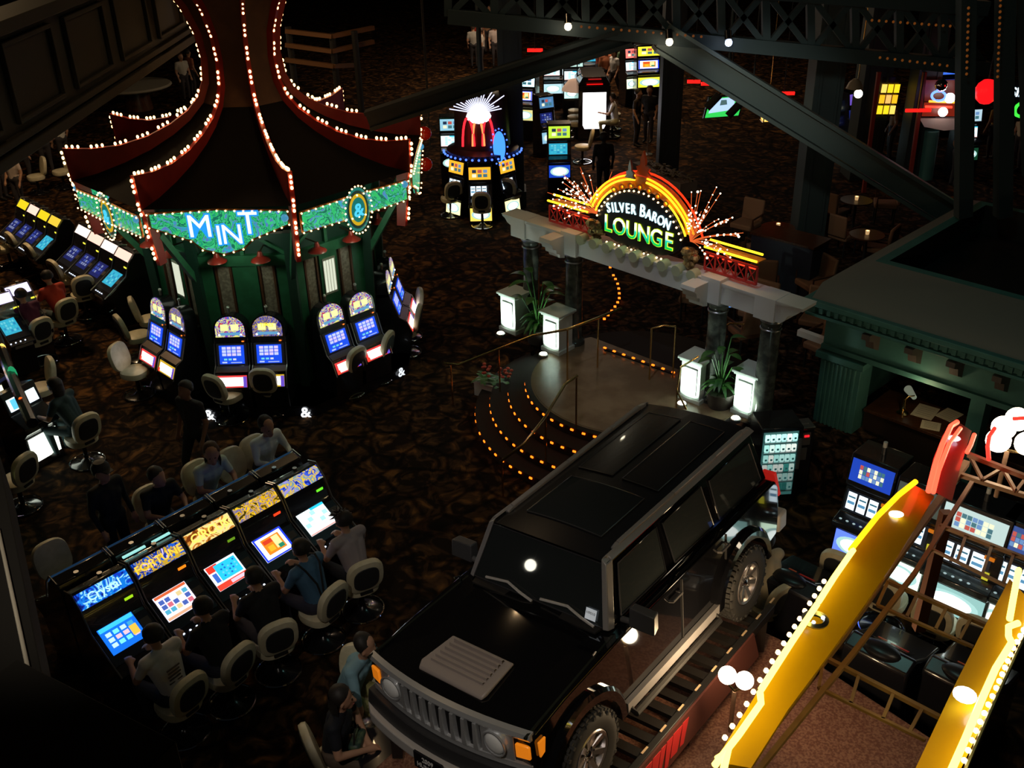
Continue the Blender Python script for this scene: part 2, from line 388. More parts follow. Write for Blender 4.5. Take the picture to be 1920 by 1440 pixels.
# pedestals with uplights
PEDW = mat('pedestal_white', (.60, .66, .62), .5)
def pedestal(px, py, label, w_=.36, h=.68):
    p = P(px, py, ZL); t = thing('white_pedestal', label, 'pedestal', p, A45)
    f = MB(); f.box((0, 0, .04), (w_+.06, w_+.06, .08), PEDW); f.box((0, 0, h/2), (w_, w_, h), PEDW); f.build('body', t, bevel=.006)
    f = MB(); f.box((0, 0, h+.02), (w_+.05, w_+.05, .04), PEDW); f.box((0, 0, h+.055), (w_+.1, w_+.1, .04), PEDW); f.build('cap', t, bevel=.006)
    f = MB(); y = -w_/2-.008
    for a, b, c, d in ((-.12, .14, .12, .15), (-.12, h-.1, .12, h-.09), (-.12, .14, -.11, h-.09), (.11, .14, .12, h-.09)):
        f.box(((a+c)/2, y, (b+d)/2), (c-a, .016, d-b), PEDW)
    f.build('panel_moulding', t)
    u = thing('floor_uplight', 'small round uplight in front of the '+label.replace('white-lit ', '').replace('standing ', ''), 'uplight', V((t.matrix_basis @ V((0, -w_/2-.2, 0)))[:]), A45)
    f = MB(); f.lathe([(.085, 0), (.085, .05), (.07, .06)], STEEL, 16); f.build('housing', u)
    f = MB(); f.lathe([(.001, .052), (.068, .056), (.06, .07), (.001, .08)], E(255, 240, 215, 5), 16); f.build('lens', u)
    b = u.matrix_basis @ V((0, -.12, .14)); lamp('uplight_beam', 'SPOT', b, 60, (.80, 1, .86), .03, t.matrix_basis @ V((0, -.1, .42)), 100, .9)
    return t
pedestal(966, 617, 'left end white-lit pedestal standing before the first column')
pedestal(1046, 655, 'white-lit pedestal standing left of the marble landing')
pedestal(1304, 745, 'white-lit pedestal standing right of the marble landing')
pedestal(1404, 772, 'right end white-lit pedestal standing nearest the green booth')
# leafy plants and flowers
LEAF = noisy('leaf_green', (.035, .13, .03), (.08, .22, .05), 8, .4)
def leaf(mb, o, d, L, W, m, droop=.35):
    o = V(o); d = V(d).normalized(); side = d.cross(V((0, 0, 1))).normalized(); n = 6; v = []
    for i in range(n+1):
        t = i/n; wv = W*math.sin(PI*min(1, t*.92+.06))**.8/2; c = o+d*(L*t)+V((0, 0, -droop*L*t*t)); v += [c-side*wv+V((0, 0, .12*wv)), c, c+side*wv+V((0, 0, .12*wv))]
    fs = []
    for i in range(n): fs += [(3*i, 3*i+1, 3*i+4, 3*i+3), (3*i+1, 3*i+2, 3*i+5, 3*i+4)]
    mb.add(v, fs, m)
def plant(px, py, label, hh, n, z=ZL, seed=1, big=.24):
    rd = random.Random(seed); p = P(px, py, z); t = thing('broad_leaf_plant', label, 'plant', p)
    f = MB(); f.lathe([(.001, 0), (.17, 0), (.22, .26), (.23, .28), (.19, .28), (.001, .24)], mat('pot', (.05, .04, .035), .6), 18); f.build('pot', t)
    s_ = MB(); g = MB()
    for k in range(n):
        a = 2*PI*k/n*2.4+rd.random(); h = hh*(.35+.65*rd.random()); rr = .1+.28*rd.random()
        rr *= .8; tip = V((rr*math.cos(a), rr*math.sin(a), .25+h)); s_.tube([(0, 0, .2), V((tip.x*.3, tip.y*.3, tip.z*.6)), tip], .009, LEAF, 5)
        leaf(g, tip, (math.cos(a), math.sin(a), .35), big*(1+.5*rd.random()), big*.62, LEAF, .5)
    for k in range(int(n*2.2)):
        a = rd.random()*6.28; leaf(g, (0, 0, .28+.2*rd.random()), (math.cos(a), math.sin(a), .9), .42, .07, LEAF, .8)
    s_.build('stems', t); g.build('foliage', t); return t
plant(1008, 640, 'tall broad-leaved plant between the two left pedestals', 1.05, 13, seed=3)
plant(1348, 762, 'tall broad-leaved plant between the two right pedestals', .95, 11, seed=8, big=.2)
t = thing('flower_planter', 'stone planter box with dim red flowers beside the steps', 'planter', P(926, 742, 0), A45+.2)
f = MB(); f.box((0, 0, .13), (.62, .3, .26), WHITE); f.box((0, 0, .27), (.66, .34, .04), WHITE); f.build('box', t, bevel=.01)
f = MB(); rd = random.Random(4)
for k in range(40):
    a = rd.random()*6.28; leaf(f, (rd.uniform(-.25, .25), rd.uniform(-.1, .1), .28), (math.cos(a), math.sin(a), .8), .28, .07, LEAF, .5)
f.build('foliage', t)
f = MB(); RDF = mat('red_petals', (.5, .05, .02), .6)
for k in range(22): f.ball((rd.uniform(-.3, .3), rd.uniform(-.16, .16), rd.uniform(.42, .55)), .035, RDF, 8, (1, 1, .6))
f.build('flowers', t)['kind'] = 'stuff'
# ============================================================ LOUNGE SIGN
sg = thing('lounge_sign', 'arched neon sign lettered SILVER BARON LOUNGE on top of the white beam', 'sign', BP(S(1190), -.2, BZ))
SX = S(1188)
def sp(x, y, d=0.): return BP(SX+x, -.16+d, BZ+.03+y)
f = MB(); n = 40; rim = [(.86*math.copysign(abs(math.cos(a))**.75, math.cos(a)), .47+.45*math.copysign(abs(math.sin(a))**.9, math.sin(a))) for a in [2*PI*k/n for k in range(n)]]
BOARD = mat('sign_black', (.006, .006, .007), .35)
f.loft([[sp(x, y, d) for x, y in rim] for d in (-.06, .06)], BOARD)
f.build('sign_board', sg, world=True)
def arched(txt, m, size, y0, sag, span, ext, bold=0., ys=1., up=0., dx=0.):
    f = MB(); n = len(txt)
    ws = [{'I': .55, 'L': .85, ' ': .5, 'N': 1.05, 'O': 1.1, 'B': 1.1, 'S': .95}.get(c, 1) for c in txt]; tot = sum(ws); acc = 0
    for c, w1 in zip(txt, ws):
        u = (acc+w1/2)/tot*2-1; acc += w1
        if c == ' ': continue
        x = u*span+dx; y = y0-sag*u*u; sz = size*(1.25 if c == 'B' else 1)
        T = TM(sp(x, y, .07), BD-V((0, 0, 2*sag*u/span)), (0, 0, 1)) @ Matrix.Diagonal((1, ys, 1, 1))
        f.text(c, sz, m, T, ext, bold)
    return f
arched('SILVER BARON', E(190, 240, 250, 2.2), .165, .60, .10, .62, .01, .008, 1.35, dx=-.03).build('lettering', sg, world=True)
# LOUNGE: white top fading to green, outlined in yellow green
arched('LOUNGE', E(205, 240, 40, 1.6), .335, .20, .0, .72, .006, .022, 1.15).build('lettering_outline', sg, world=True)
lg = mat('lounge_letters', (.01, .01, .01), .4); nt = lg.node_tree; b = nt.nodes['Principled BSDF']
tc = nt.nodes.new('ShaderNodeTexCoord'); sep = nt.nodes.new('ShaderNodeSeparateXYZ'); mr = nt.nodes.new('ShaderNodeMapRange'); rp = nt.nodes.new('ShaderNodeValToRGB')
mr.inputs['From Min'].default_value = .24; mr.inputs['From Max'].default_value = .52
e = rp.color_ramp.elements; e[0].position = 0; e[0].color = (.0, .42, .03, 1); e[1].position = .62; e[1].color = (1, 1, 1, 1); q = e.new(.42); q.color = (.0, .5, .35, 1)
nt.links.new(tc.outputs['Object'], sep.inputs[0]); nt.links.new(sep.outputs[2], mr.inputs['Value']); nt.links.new(mr.outputs[0], rp.inputs[0]); nt.links.new(rp.outputs[0], b.inputs['Emission Color']); b.inputs['Emission Strength'].default_value = 1.5
arched('LOUNGE', lg, .335, .20, .0, .72, .012, .004, 1.15).build('lettering', sg, world=True)
GOLDN = E(255, 150, 20, 3.0); REDN = E(255, 40, 12, 2.6); YELN = E(255, 200, 30, 3.2)
ORG = noisy('orange_enamel', (.55, .20, .03), (.7, .3, .05), 9, .35)
def arc(r, a0, a1, n, x0=0., y0=0., sq=1.): return [(x0+r*math.cos(a0+(a1-a0)*k/n), y0+sq*r*math.sin(a0+(a1-a0)*k/n)) for k in range(n+1)]
f = MB(); o_ = arc(1.12, R(25), R(155), 24, 0, .08, 1.0); i_ = arc(.93, R(25), R(155), 24, 0, .08, 1.0)
poly = o_+i_[::-1]
for k in range(24): f.hexa([sp(*o_[k], -.08), sp(*o_[k+1], -.08), sp(*i_[k+1], -.08), sp(*i_[k], -.08), sp(*o_[k], .02), sp(*o_[k+1], .02), sp(*i_[k+1], .02), sp(*i_[k], .02)], ORG)
f.build('arch_frame', sg, world=True)
for r, a0, a1, m, d in ((1.13, 24, 84, GOLDN, .05), (1.13, 96, 156, GOLDN, .05), (1.07, 24, 84, YELN, .06), (1.07, 96, 156, YELN, .06), (.98, 24, 60, YELN, .06), (.98, 120, 156, YELN, .06), (1.16, 20, 160, REDN, -.1)):
    MB().tube([sp(x, y, d) for x, y in arc(r, R(a0), R(a1), 20, 0, .08)], .016, m, 6).build('neon_tube', sg, world=True)
f = MB()
for k in range(7): 
    a = R(58+k*10.6); x, y = .97*math.cos(a), .08+.97*math.sin(a); f.lathe([(.05, -.02), (.05, .02), (.03, .02), (.03, -.02)], ORG, 10, T=BM(SX+x, -.10, BZ+.03+y))
    f.ball(sp(x, y, .05), .022, GOLDN, 6)
f.build('fretwork', sg, world=True)
f = MB()       # crown finial
fin = [(-.17, 0), (-.10, .06), (-.13, .12), (-.05, .16), (-.05, .24), (0, .38), (.05, .24), (.05, .16), (.13, .12), (.10, .06), (.17, 0)]
f.loft([[sp(x, 1.22+y, d) for x, y in fin] for d in (-.02, .02)], mat('orange_finial', (.75, .12, .03), .45)); f.build('finial', sg, world=True)
f = MB(); f.loft([[sp(x*.6-.17, 1.17+y*.75, d+.1) for x, y in fin] for d in (-.02, .02)], STEEL); f.build('finial', sg, world=True)
BULB = E(255, 205, 140, 5)
f = MB().ball((0, 0, 0), .017, BULB, 6); b0 = f.build('bulb', sg); k0 = True
for x, y in arc(.90, R(22), R(158), 22, 0, .08)+[(-.62+.085*k, .02) for k in range(15)]:
    o = b0 if k0 else b0.copy()
    if not k0: C.objects.link(o); o.parent = sg
    k0 = False; o.location = sp(x, y, .09)-V(sg.location)
for sd, xa, xb in ((-1, S(1018)-SX, S(1092)-SX), (1, S(1308)-SX, S(1405)-SX)):
    f = MB(); RDW = mat('red_rail', (.5, .03, .03), .5)
    for z in (.04, .3): bar(f, sp(xa, z), sp(xb, z), .03, .03, RDW)
    for k in range(6):
        x = xa+(xb-xa)*k/5; bar(f, sp(x, .04), sp(x, .3), .025, .025, RDW)
        if k < 5: x2 = xa+(xb-xa)*(k+1)/5; bar(f, sp(x, .04), sp(x2, .3), .014, .014, RDW); bar(f, sp(x, .3), sp(x2, .04), .014, .014, RDW)
    wg = f.build('wing_railing', sg, world=True)
    f = MB()
    for a in (.05, .30, .55, .78): f.tube([sp(xa+(xb-xa)*a, .25, -.05), sp(xa+(xb-xa)*(a+.17), .25, -.05)], .014, E(255, 50, 25, 3), 6)
    f.build('neon_tube', sg, world=True)
    for dz, d in ((.40, .04), (.47, -.1)): MB().tube([sp(xa, dz, d), sp(xb, dz, d)], .017, YELN, 6).build('neon_tube', sg, world=True)
    f = MB(); f.hexa([sp(xa, .36, .0), sp(xb, .36, .0), sp(xb, .36, -.2), sp(xa, .36, -.2), sp(xa, .38, .0), sp(xb, .38, .0), sp(xb, .38, -.2), sp(xa, .38, -.2)], ORG); f.build('ledge', sg, world=True)
rd = random.Random(11)
for sd, xo in ((-1, -.86), (1, .98)):                        # sprays of lit wire
    f = MB(); g = MB(); WIRE = E(255, 110, 50, .8); TIP = E(255, 225, 190, 5)
    for k in range(26):
        a = R(rd.uniform(8, 100)); a = PI-a if sd < 0 else a; L = rd.uniform(.5, 1.05); ya = rd.uniform(-.25, .3); dr = rd.uniform(.05, .4)
        pts = [sp(xo+L*t*math.cos(a), .42+L*t*math.sin(a)-dr*abs(math.cos(a))*t*t, ya*t+.05) for t in [j/7 for j in range(8)]]
        f.tube(pts, .0045, WIRE, 4)
        for j in (3, 4, 5, 6, 7):
            if rd.random() < .7: g.ball(pts[j], rd.choice((.010, .013, .018)), TIP, 6)
    o = f.build('wire_spray', sg, world=True); h = g.build('spark', None); h.parent = o
    for v_ in h.data.vertices: v_.co = sg.matrix_basis.inverted() @ v_.co
    h['kind'] = 'stuff'
    f = MB(); GR = noisy('gold_rock', (.16, .10, .05), (.5, .38, .2), 14, .25, metal=.6)
    for k in range(16): f.ball(sp(xo-sd*rd.uniform(-.12, .1), .1+rd.uniform(-.08, .2), rd.uniform(-.02, .12)), rd.uniform(.05, .1), GR, 6, (1, 1, .8))
    f.build('rock_cluster', sg, world=True, smooth=False)
# ============================================================ TEAL BOOTH
K = P(1508, 588, 2.45); CB = (P(1920, 718, 2.45)-K).normalized(); CN = V((CB.y, -CB.x, 0))       # along the front, outward
def bp(s, d, z): return V((K.x, K.y, 0))+CB*s+CN*d+V((0, 0, z))
bt = thing('cashier_booth', 'dark teal booth with heavy cornice and flat sunken roof at the right', 'booth', bp(2, -2, 0))
def bh(mb, s0, s1, d0, d1, z0, z1, m): mb.hexa([bp(s0, d0, z0), bp(s1, d0, z0), bp(s1, d1, z0), bp(s0, d1, z0), bp(s0, d0, z1), bp(s1, d0, z1), bp(s1, d1, z1), bp(s0, d1, z1)], m)
D0, W0 = 5.2, 7.0
pil = (P(1515, 850, 0)-K); ds = pil.dot(CB); dd = pil.dot(CN)
f = MB()
bh(f, 0, W0, 0, -.5, 2.45, 2.50, TEALP); bh(f, .06, W0, -.06, -.5, 2.50, 2.62, TEALP); bh(f, -.04, W0, .04, -.5, 2.62, 2.70, TEALP)
bh(f, 0, .5, -.5, -D0, 2.45, 2.70, TEALP)
f.build('cornice', bt, world=True, bevel=.01)
f = MB()
for k in range(58): bh(f, .1+k*.12, .155+k*.12, .0, -.07, 2.52, 2.60, TEALP)
f.build('dentils', bt, world=True)
f = MB(); RFM = mat('booth_roof', (.17, .165, .15), .75)
o4 = [bp(.06, -.06, 2.70), bp(W0, -.06, 2.70), bp(W0, -D0, 2.70), bp(.06, -D0, 2.70)]; i4 = [bp(.35, -1.25, 2.98), bp(W0, -1.25, 2.98), bp(W0, -D0+.3, 2.98), bp(.35, -D0+.3, 2.98)]
m4 = [bp(.06, -.30, 2.86), bp(W0, -.30, 2.86), bp(W0, -D0, 2.86), bp(.06, -D0, 2.86)]
f.loft([o4, m4, i4], RFM, cap=False)
j4 = [bp(.5, -1.4, 2.98), bp(W0, -1.4, 2.98), bp(W0, -D0+.45, 2.98), bp(.5, -D0+.45, 2.98)]; f.loft([i4, j4], TEALP, cap=False)
f.loft([j4, [p-V((0, 0, .5)) for p in j4]], BLKM, cap=False); f.quad(*[p-V((0, 0, .5)) for p in j4], BLKM)
f.build('roof', bt, world=True)
f = MB(); bh(f, ds, W0, dd, dd-.3, 1.82, 2.45, TEALP); bh(f, ds, W0, dd+.06, dd-.3, 1.86, 1.93, TEALP); bh(f, ds, ds+.3, dd, -D0, 0, 2.45, TEALP) if False else bh(f, ds, ds+.3, dd-.2, -D0, 0, 2.45, TEALP)
f.build('wall', bt, world=True)
f = MB(); w1 = .70
bh(f, ds, ds+w1, dd+.12, dd-.3, 0, .14, TEALP); bh(f, ds+.03, ds+w1-.03, dd+.06, dd-.3, .14, 1.82, TEALP); bh(f, ds-.03, ds+w1+.03, dd+.14, dd-.3, 1.74, 1.84, TEALP)
for k in range(8): bh(f, ds+.09+k*.068, ds+.125+k*.068, dd+.085, dd+.05, .2, 1.7, TEALP)
f.build('pilaster', bt, world=True, bevel=.008)
f = MB(); s2 = (P(1828, 800, 1.4)-K).dot(CB); bh(f, s2-.1, s2+.1, dd+.02, dd-.25, 0, 1.84, TEALP); f.build('pier', bt, world=True)
for x, y in ((1635, 645), (1712, 672), (1790, 697), (1875, 725)):
    s_ = (P(x, y, 2.2)-K).dot(CB); f = MB()
    q = [(dd, 2.42), (dd+.34, 2.42), (dd+.34, 2.34), (dd+.2, 2.28), (dd+.16, 2.16), (dd, 2.08)]
    f.loft([[bp(s_+e_, a, z) for a, z in q] for e_ in (-.06, .06)], mat('bracket_brown', (.09, .07, .06), .6)); f.build('bracket', bt, world=True)
# desk inside with papers and a brass lamp
ck = thing('counter_desk', 'dark wooden counter inside the teal booth', 'counter', bp(ds+w1+.8, dd-.5, 0))
WOOD = noisy('dark_wood', (.05, .018, .008), (.09, .035, .014), 5, .3, stretch=(1, 8, 1))
f = MB(); bh(f, ds+w1, W0, dd-.15, dd-.95, .97, 1.02, WOOD); f.build('top', ck, world=True, bevel=.008)
f = MB(); bh(f, ds+w1, W0, dd-.2, dd-.3, 0, .97, mat('counter_front', (.025, .012, .008), .5)); f.build('front_panel', ck, world=True)
PAPER = mat('paper', (.72, .66, .52), .8)
for i, (x, y, a, ww, hh, lb) in enumerate(((1735, 772, .1, .30, .40, 'largest open paper sheet on the booth counter, left of the others'), (1780, 778, -.15, .26, .34, 'paper sheet on the booth counter behind the front sheet'), (1745, 798, .3, .26, .24, 'small paper sheet nearest the front edge of the booth counter'))):
    t = MB(T=Matrix.Translation(P(x, y, 1.023)) @ Matrix.Rotation(A45+a, 4, 'Z'))
    t.box((0, 0, 0), (ww, hh, .006), PAPER)
    for k in range(5): t.box((0, hh*(-.3+.15*k), .004), (ww*.7, .004, .002), mat('ink', (.2, .18, .16), .8))
    o = t.build('paper_sheet', loc=P(x, y, 1.023)); tag(o, lb, 'paper', 'papers on the booth counter')
t = thing('brass_desk_lamp', 'shiny brass lamp base standing on the booth counter', 'lamp', P(1692, 776, 1.02))
f = MB(); f.lathe([(.001, 0), (.085, 0), (.085, .02), (.03, .035), (.018, .06), (.03, .09), (.018, .12), (.018, .24), (.001, .24)], BRASS, 18); f.build('base', t)
f = MB(); f.lathe([(.035, 0), (.06, -.26), (.05, -.26), (.02, 0)], mat('lamp_shade', (.03, .12, .06), .2, emit=(.9, .95, .7), es=.15), 14, T=Matrix.Translation((.13, 0, .27)) @ Matrix.Rotation(PI/2, 4, 'X')); f.tube([(0, 0, .23), (.04, 0, .29), (.13, 0, .3)], .01, BRASS); f.build('shade', t)
lamp('booth_lamp', 'POINT', P(1720, 740, 1.75), 5, (1, .75, .4), .06)
# ============================================================ GAMING MACHINES
def art(name, cols, scale=9, s=1.2, distort=2.5):
    "backlit printed glass: several colours mixed by noise"
    if name in MC: return MC[name]
    mt = mat(name, (.01, .01, .01), .3); nt = mt.node_tree; n = nt.nodes; b = n['Principled BSDF']
    tc = n.new('ShaderNodeTexCoord'); a = n.new('ShaderNodeTexNoise'); a.inputs['Scale'].default_value = scale; a.inputs['Distortion'].default_value = distort; a.inputs['Detail'].default_value = 2
    rp = n.new('ShaderNodeValToRGB'); rp.color_ramp.interpolation = 'CONSTANT'; e = rp.color_ramp.elements
    for i, c in enumerate(cols):
        p = .28+.44*i/len(cols); q = e[i] if i < 2 else e.new(p); q.position = p if i else 0; q.color = (*lin(tuple(x/255 for x in c)), 1)
    nt.links.new(tc.outputs['Object'], a.inputs['Vector']); nt.links.new(a.outputs[0], rp.inputs[0]); nt.links.new(rp.outputs[0], b.inputs['Emission Color'])
    b.inputs['Emission Strength'].default_value = s; return mt
CAB = mat('cabinet_black', (.012, .012, .016), .25, coat=.5)
CABB = mat('deck_navy', (.022, .028, .05), .3, coat=.3)
BTN = E(215, 230, 255, 4)
def face(mb, T, w_, h, rects, back, d=.004):
    "lit panel in the plane of T (x across, y up), plus small coloured fields laid on it"
    mb.hexa([(-w_/2, -h/2, -.01), (w_/2, -h/2, -.01), (w_/2, h/2, -.01), (-w_/2, h/2, -.01), (-w_/2, -h/2, 0), (w_/2, -h/2, 0), (w_/2, h/2, 0), (-w_/2, h/2, 0)], back, T)
    for i, (a, b, c, e_, m) in enumerate(rects):
        z = d*(1+.01*i); mb.add([(a*w_-w_/2, b*h-h/2, z), (c*w_-w_/2, b*h-h/2, z), (c*w_-w_/2, e_*h-h/2, z), (a*w_-w_/2, e_*h-h/2, z)], [(0, 1, 2, 3)], m, T)
def grid(nx, ny, x0, y0, x1, y1, cols, gap=.18, seed=1):
    rd = random.Random(seed); out = []
    for i in range(nx):
        for j in range(ny):
            dx, dy = (x1-x0)/nx, (y1-y0)/ny
            out.append((x0+dx*(i+gap/2), y0+dy*(j+gap/2), x0+dx*(i+1-gap/2), y0+dy*(j+1-gap/2), rd.choice(cols)))
    return out
def LT(x, y, z, tilt):
    "local frame on a machine: faces -y, leaning back by tilt degrees"
    return Matrix.Translation((x, y, z)) @ Matrix.Rotation(R(90-tilt), 4, 'X')
def scr_spec(kind, seed=1):
    W = E(235, 240, 255, 1.4)
    if kind == 'blue': return E(20, 110, 235, 1.3), grid(4, 3, .08, .18, .92, .78, [E(190, 225, 245, 1.3), E(235, 200, 215, 1.2), E(120, 235, 240, 1.3), E(70, 180, 235)], .28, seed)+[(.72, .25, .92, .6, E(240, 190, 70, 1.3)), (.02, .84, .98, .99, E(60, 190, 250, 1.4))]
    if kind == 'reels': return E(238, 226, 240, 1.4), grid(5, 3, .05, .22, .95, .82, [E(250, 250, 255, 1.5), E(90, 190, 225), E(235, 120, 140), E(250, 225, 160), E(80, 110, 200)], .2, seed)+[(.02, .88, .98, .98, E(240, 110, 60)), (.02, .02, .98, .12, E(250, 190, 150))]
    if kind == 'bonus': return E(235, 240, 250, 1.5), [(.0, .0, 1, .22, E(235, 70, 50, 1.2)), (.02, .72, .38, .98, E(240, 60, 40, 1.2)), (.25, .28, .95, .92, E(40, 190, 245, 1.4)), (.08, .3, .22, .66, E(70, 120, 225)), (.45, .05, .9, .18, E(250, 220, 240))]+grid(5, 4, .35, .35, .92, .88, [E(30, 120, 220), E(120, 225, 250), E(40, 190, 245, 1.4)], .5, seed)
    if kind == 'orange': return E(245, 248, 255, 1.6), [(.0, .0, 1, 1, E(30, 60, 235, 1.3)), (.06, .06, .94, .94, E(250, 250, 255, 1.7)), (.2, .2, .84, .85, E(250, 130, 30, 1.4)), (.24, .62, .55, .78, E(240, 70, 40)), (.55, .3, .78, .8, E(255, 220, 150, 1.4)), (.62, .26, .8, .42, E(40, 150, 110)), (.3, .3, .5, .52, E(255, 180, 40, 1.3))]
    if kind == 'pale': return E(225, 245, 250, 1.6), grid(5, 4, .04, .12, .96, .9, [E(245, 255, 255, 1.8), E(205, 240, 245, 1.6), E(250, 235, 240, 1.6), E(170, 225, 240, 1.4)], .12, seed)+[(.5, .9, 1, 1, E(40, 200, 245, 1.3)), (0, 0, 1, .06, E(250, 190, 180))]
    if kind == 'poker': return E(25, 75, 225, 1.2), grid(4, 3, .1, .42, .9, .95, [E(190, 200, 240, 1.2), E(210, 195, 235, 1.2)], .18, seed)+grid(3, 1, .15, .18, .7, .32, [E(120, 220, 230), E(220, 230, 240)], .3)+[(.1, .05, .3, .13, E(190, 210, 250)), (.45, .05, .9, .1, E(170, 190, 240))]
    if kind == 'teal': return E(50, 170, 200, 1.1), grid(5, 4, .08, .1, .92, .9, [E(60, 190, 215), E(110, 210, 225), E(40, 140, 190)], .3, seed)
    if kind == 'dark': return E(30, 40, 110, .7), grid(4, 3, .1, .2, .9, .9, [E(60, 80, 170), E(130, 140, 180), E(30, 40, 120)], .3, seed)
    if kind == 'reel3': return E(25, 30, 40, .6), [(.06+.3*k, .1, .30+.3*k, .92, E(225, 245, 255, 1.8)) for k in range(3)]+[(.08+.3*k, .36, .28+.3*k, .5, E(90, 150, 190)) for k in range(3)]+[(.08+.3*k, .66, .28+.3*k, .74, E(60, 110, 130)) for k in range(3)]
    if kind == 'white': return E(250, 250, 255, 3), []
    return E(200, 220, 240), []
MATCH = {
 'crystal': (art('art_crystal', [(8, 30, 110), (20, 60, 190), (20, 120, 220), (150, 220, 250), (40, 90, 200)], 6), 'Crystal', E(170, 235, 250, 1.6)),
 'fortune': (art('art_fortune', [(10, 30, 120), (30, 90, 200), (200, 160, 40), (20, 50, 150), (210, 190, 230)], 6), 'FORTUNE', E(250, 190, 60, 1.5)),
 'circus': (art('art_circus', [(110, 50, 10), (190, 120, 40), (240, 210, 140), (250, 220, 120), (120, 60, 20)], 5, 1.3), 'CIRCUS', E(255, 205, 90, 1.7)),
 'gold': (art('art_gold', [(90, 70, 10), (220, 170, 20), (120, 110, 150), (240, 190, 30), (60, 50, 10)], 7), 'TREASURE', E(255, 210, 40, 1.6)),
 'jungle': (art('art_jungle', [(20, 40, 150), (60, 90, 210), (230, 190, 50), (120, 150, 160), (150, 140, 220)], 7), 'JEWELS', E(250, 200, 50, 1.5))}
def m_slant(label, loc, rz, marq, scr, group, w_=.64, btn=5, tick=(150, 210, 30), txt=True, sc=1., seed=1):
    t = thing('slot_machine', label, 'slot machine', loc, rz, group, sc)
    prof = [(.36, 0), (.36, 1.28), (.30, 1.40), (.16, 1.44), (.02, 1.30), (-.06, 1.12), (-.10, 1.02), (-.50, .76), (-.62, .70), (-.60, .62), (-.46, .56), (-.40, .04), (-.40, 0)]
    f = MB(); f.prism(prof, -w_/2+.012, w_/2-.012, CAB, 'x')
    f.build('cabinet', t, bevel=.012)
    f = MB()
    for sx in (-1, 1): f = MB(); f.tube([(sx*(w_/2-.01), y, z) for y, z in [(.3, 1.42), (.14, 1.46), (.0, 1.31), (-.08, 1.12), (-.12, 1.03), (-.51, .78), (-.63, .71)]], .010, STEEL, 5); f.build('edge_trim', t)
    T = LT(0, .085, 1.375, 45) if False else LT(0, .06, 1.34, 42)
    f = MB(); mm = marq[0] if isinstance(marq, tuple) else marq
    T = LT(0, -.025, 1.235, 24); f2 = MB()
    T = LT(0, .055, 1.365, 42); face(f2, T, w_-.06, .19, [], mm); mq = f2.build('marquee', t)
    if isinstance(marq, tuple) and txt:
        f3 = MB(); f3.text(marq[1], .15 if len(marq[1]) < 7 else .135, marq[2], T @ Matrix.Translation((0, -.045, .006)), .003, .012); f3.build('lettering', t)
    f = MB(); f.box((.2, -.045, 1.17), (.10, .012, .03), E(*tick, 1.4)); f.build('ticket_light', t)
    bk, rc = scr_spec(scr, seed); f = MB(); face(f, LT(-.05, -.25, .938, 57), w_*.62, .34, rc, bk); f.build('screen', t)
    f = MB(); f.hexa([(-w_/2+.03, -.49, .765), (w_/2-.03, -.49, .765), (w_/2-.03, -.14, .995), (-w_/2+.03, -.14, .995), (-w_/2+.03, -.495, .775), (w_/2-.03, -.495, .775), (w_/2-.03, -.145, 1.003), (-w_/2+.03, -.145, 1.003)], CABB)
    f.hexa([(.17, -.30, .90), (.28, -.30, .90), (.28, -.22, .95), (.17, -.22, .95), (.17, -.305, .912), (.28, -.305, .912), (.28, -.225, .962), (.17, -.225, .962)], PLAST); f.build('bezel', t)
    for k in range(btn): 
        f = MB(); f.ball((-.2+.085*k, -.565, .737), .013, BTN, 7, (1.1, 1, .6)); f.build('button', t)
    f = MB(); f.box((.0, -.61, .655), (.32, .02, .05), mat('coin_plate', (.35, .32, .3), .4, .6)); f.build('plate', t)
    f = MB(); f.cyl((.08, .27, 1.40), (.08, .27, 1.44), .03, STEEL, 10); f.build('lock_plate', t)
    return t
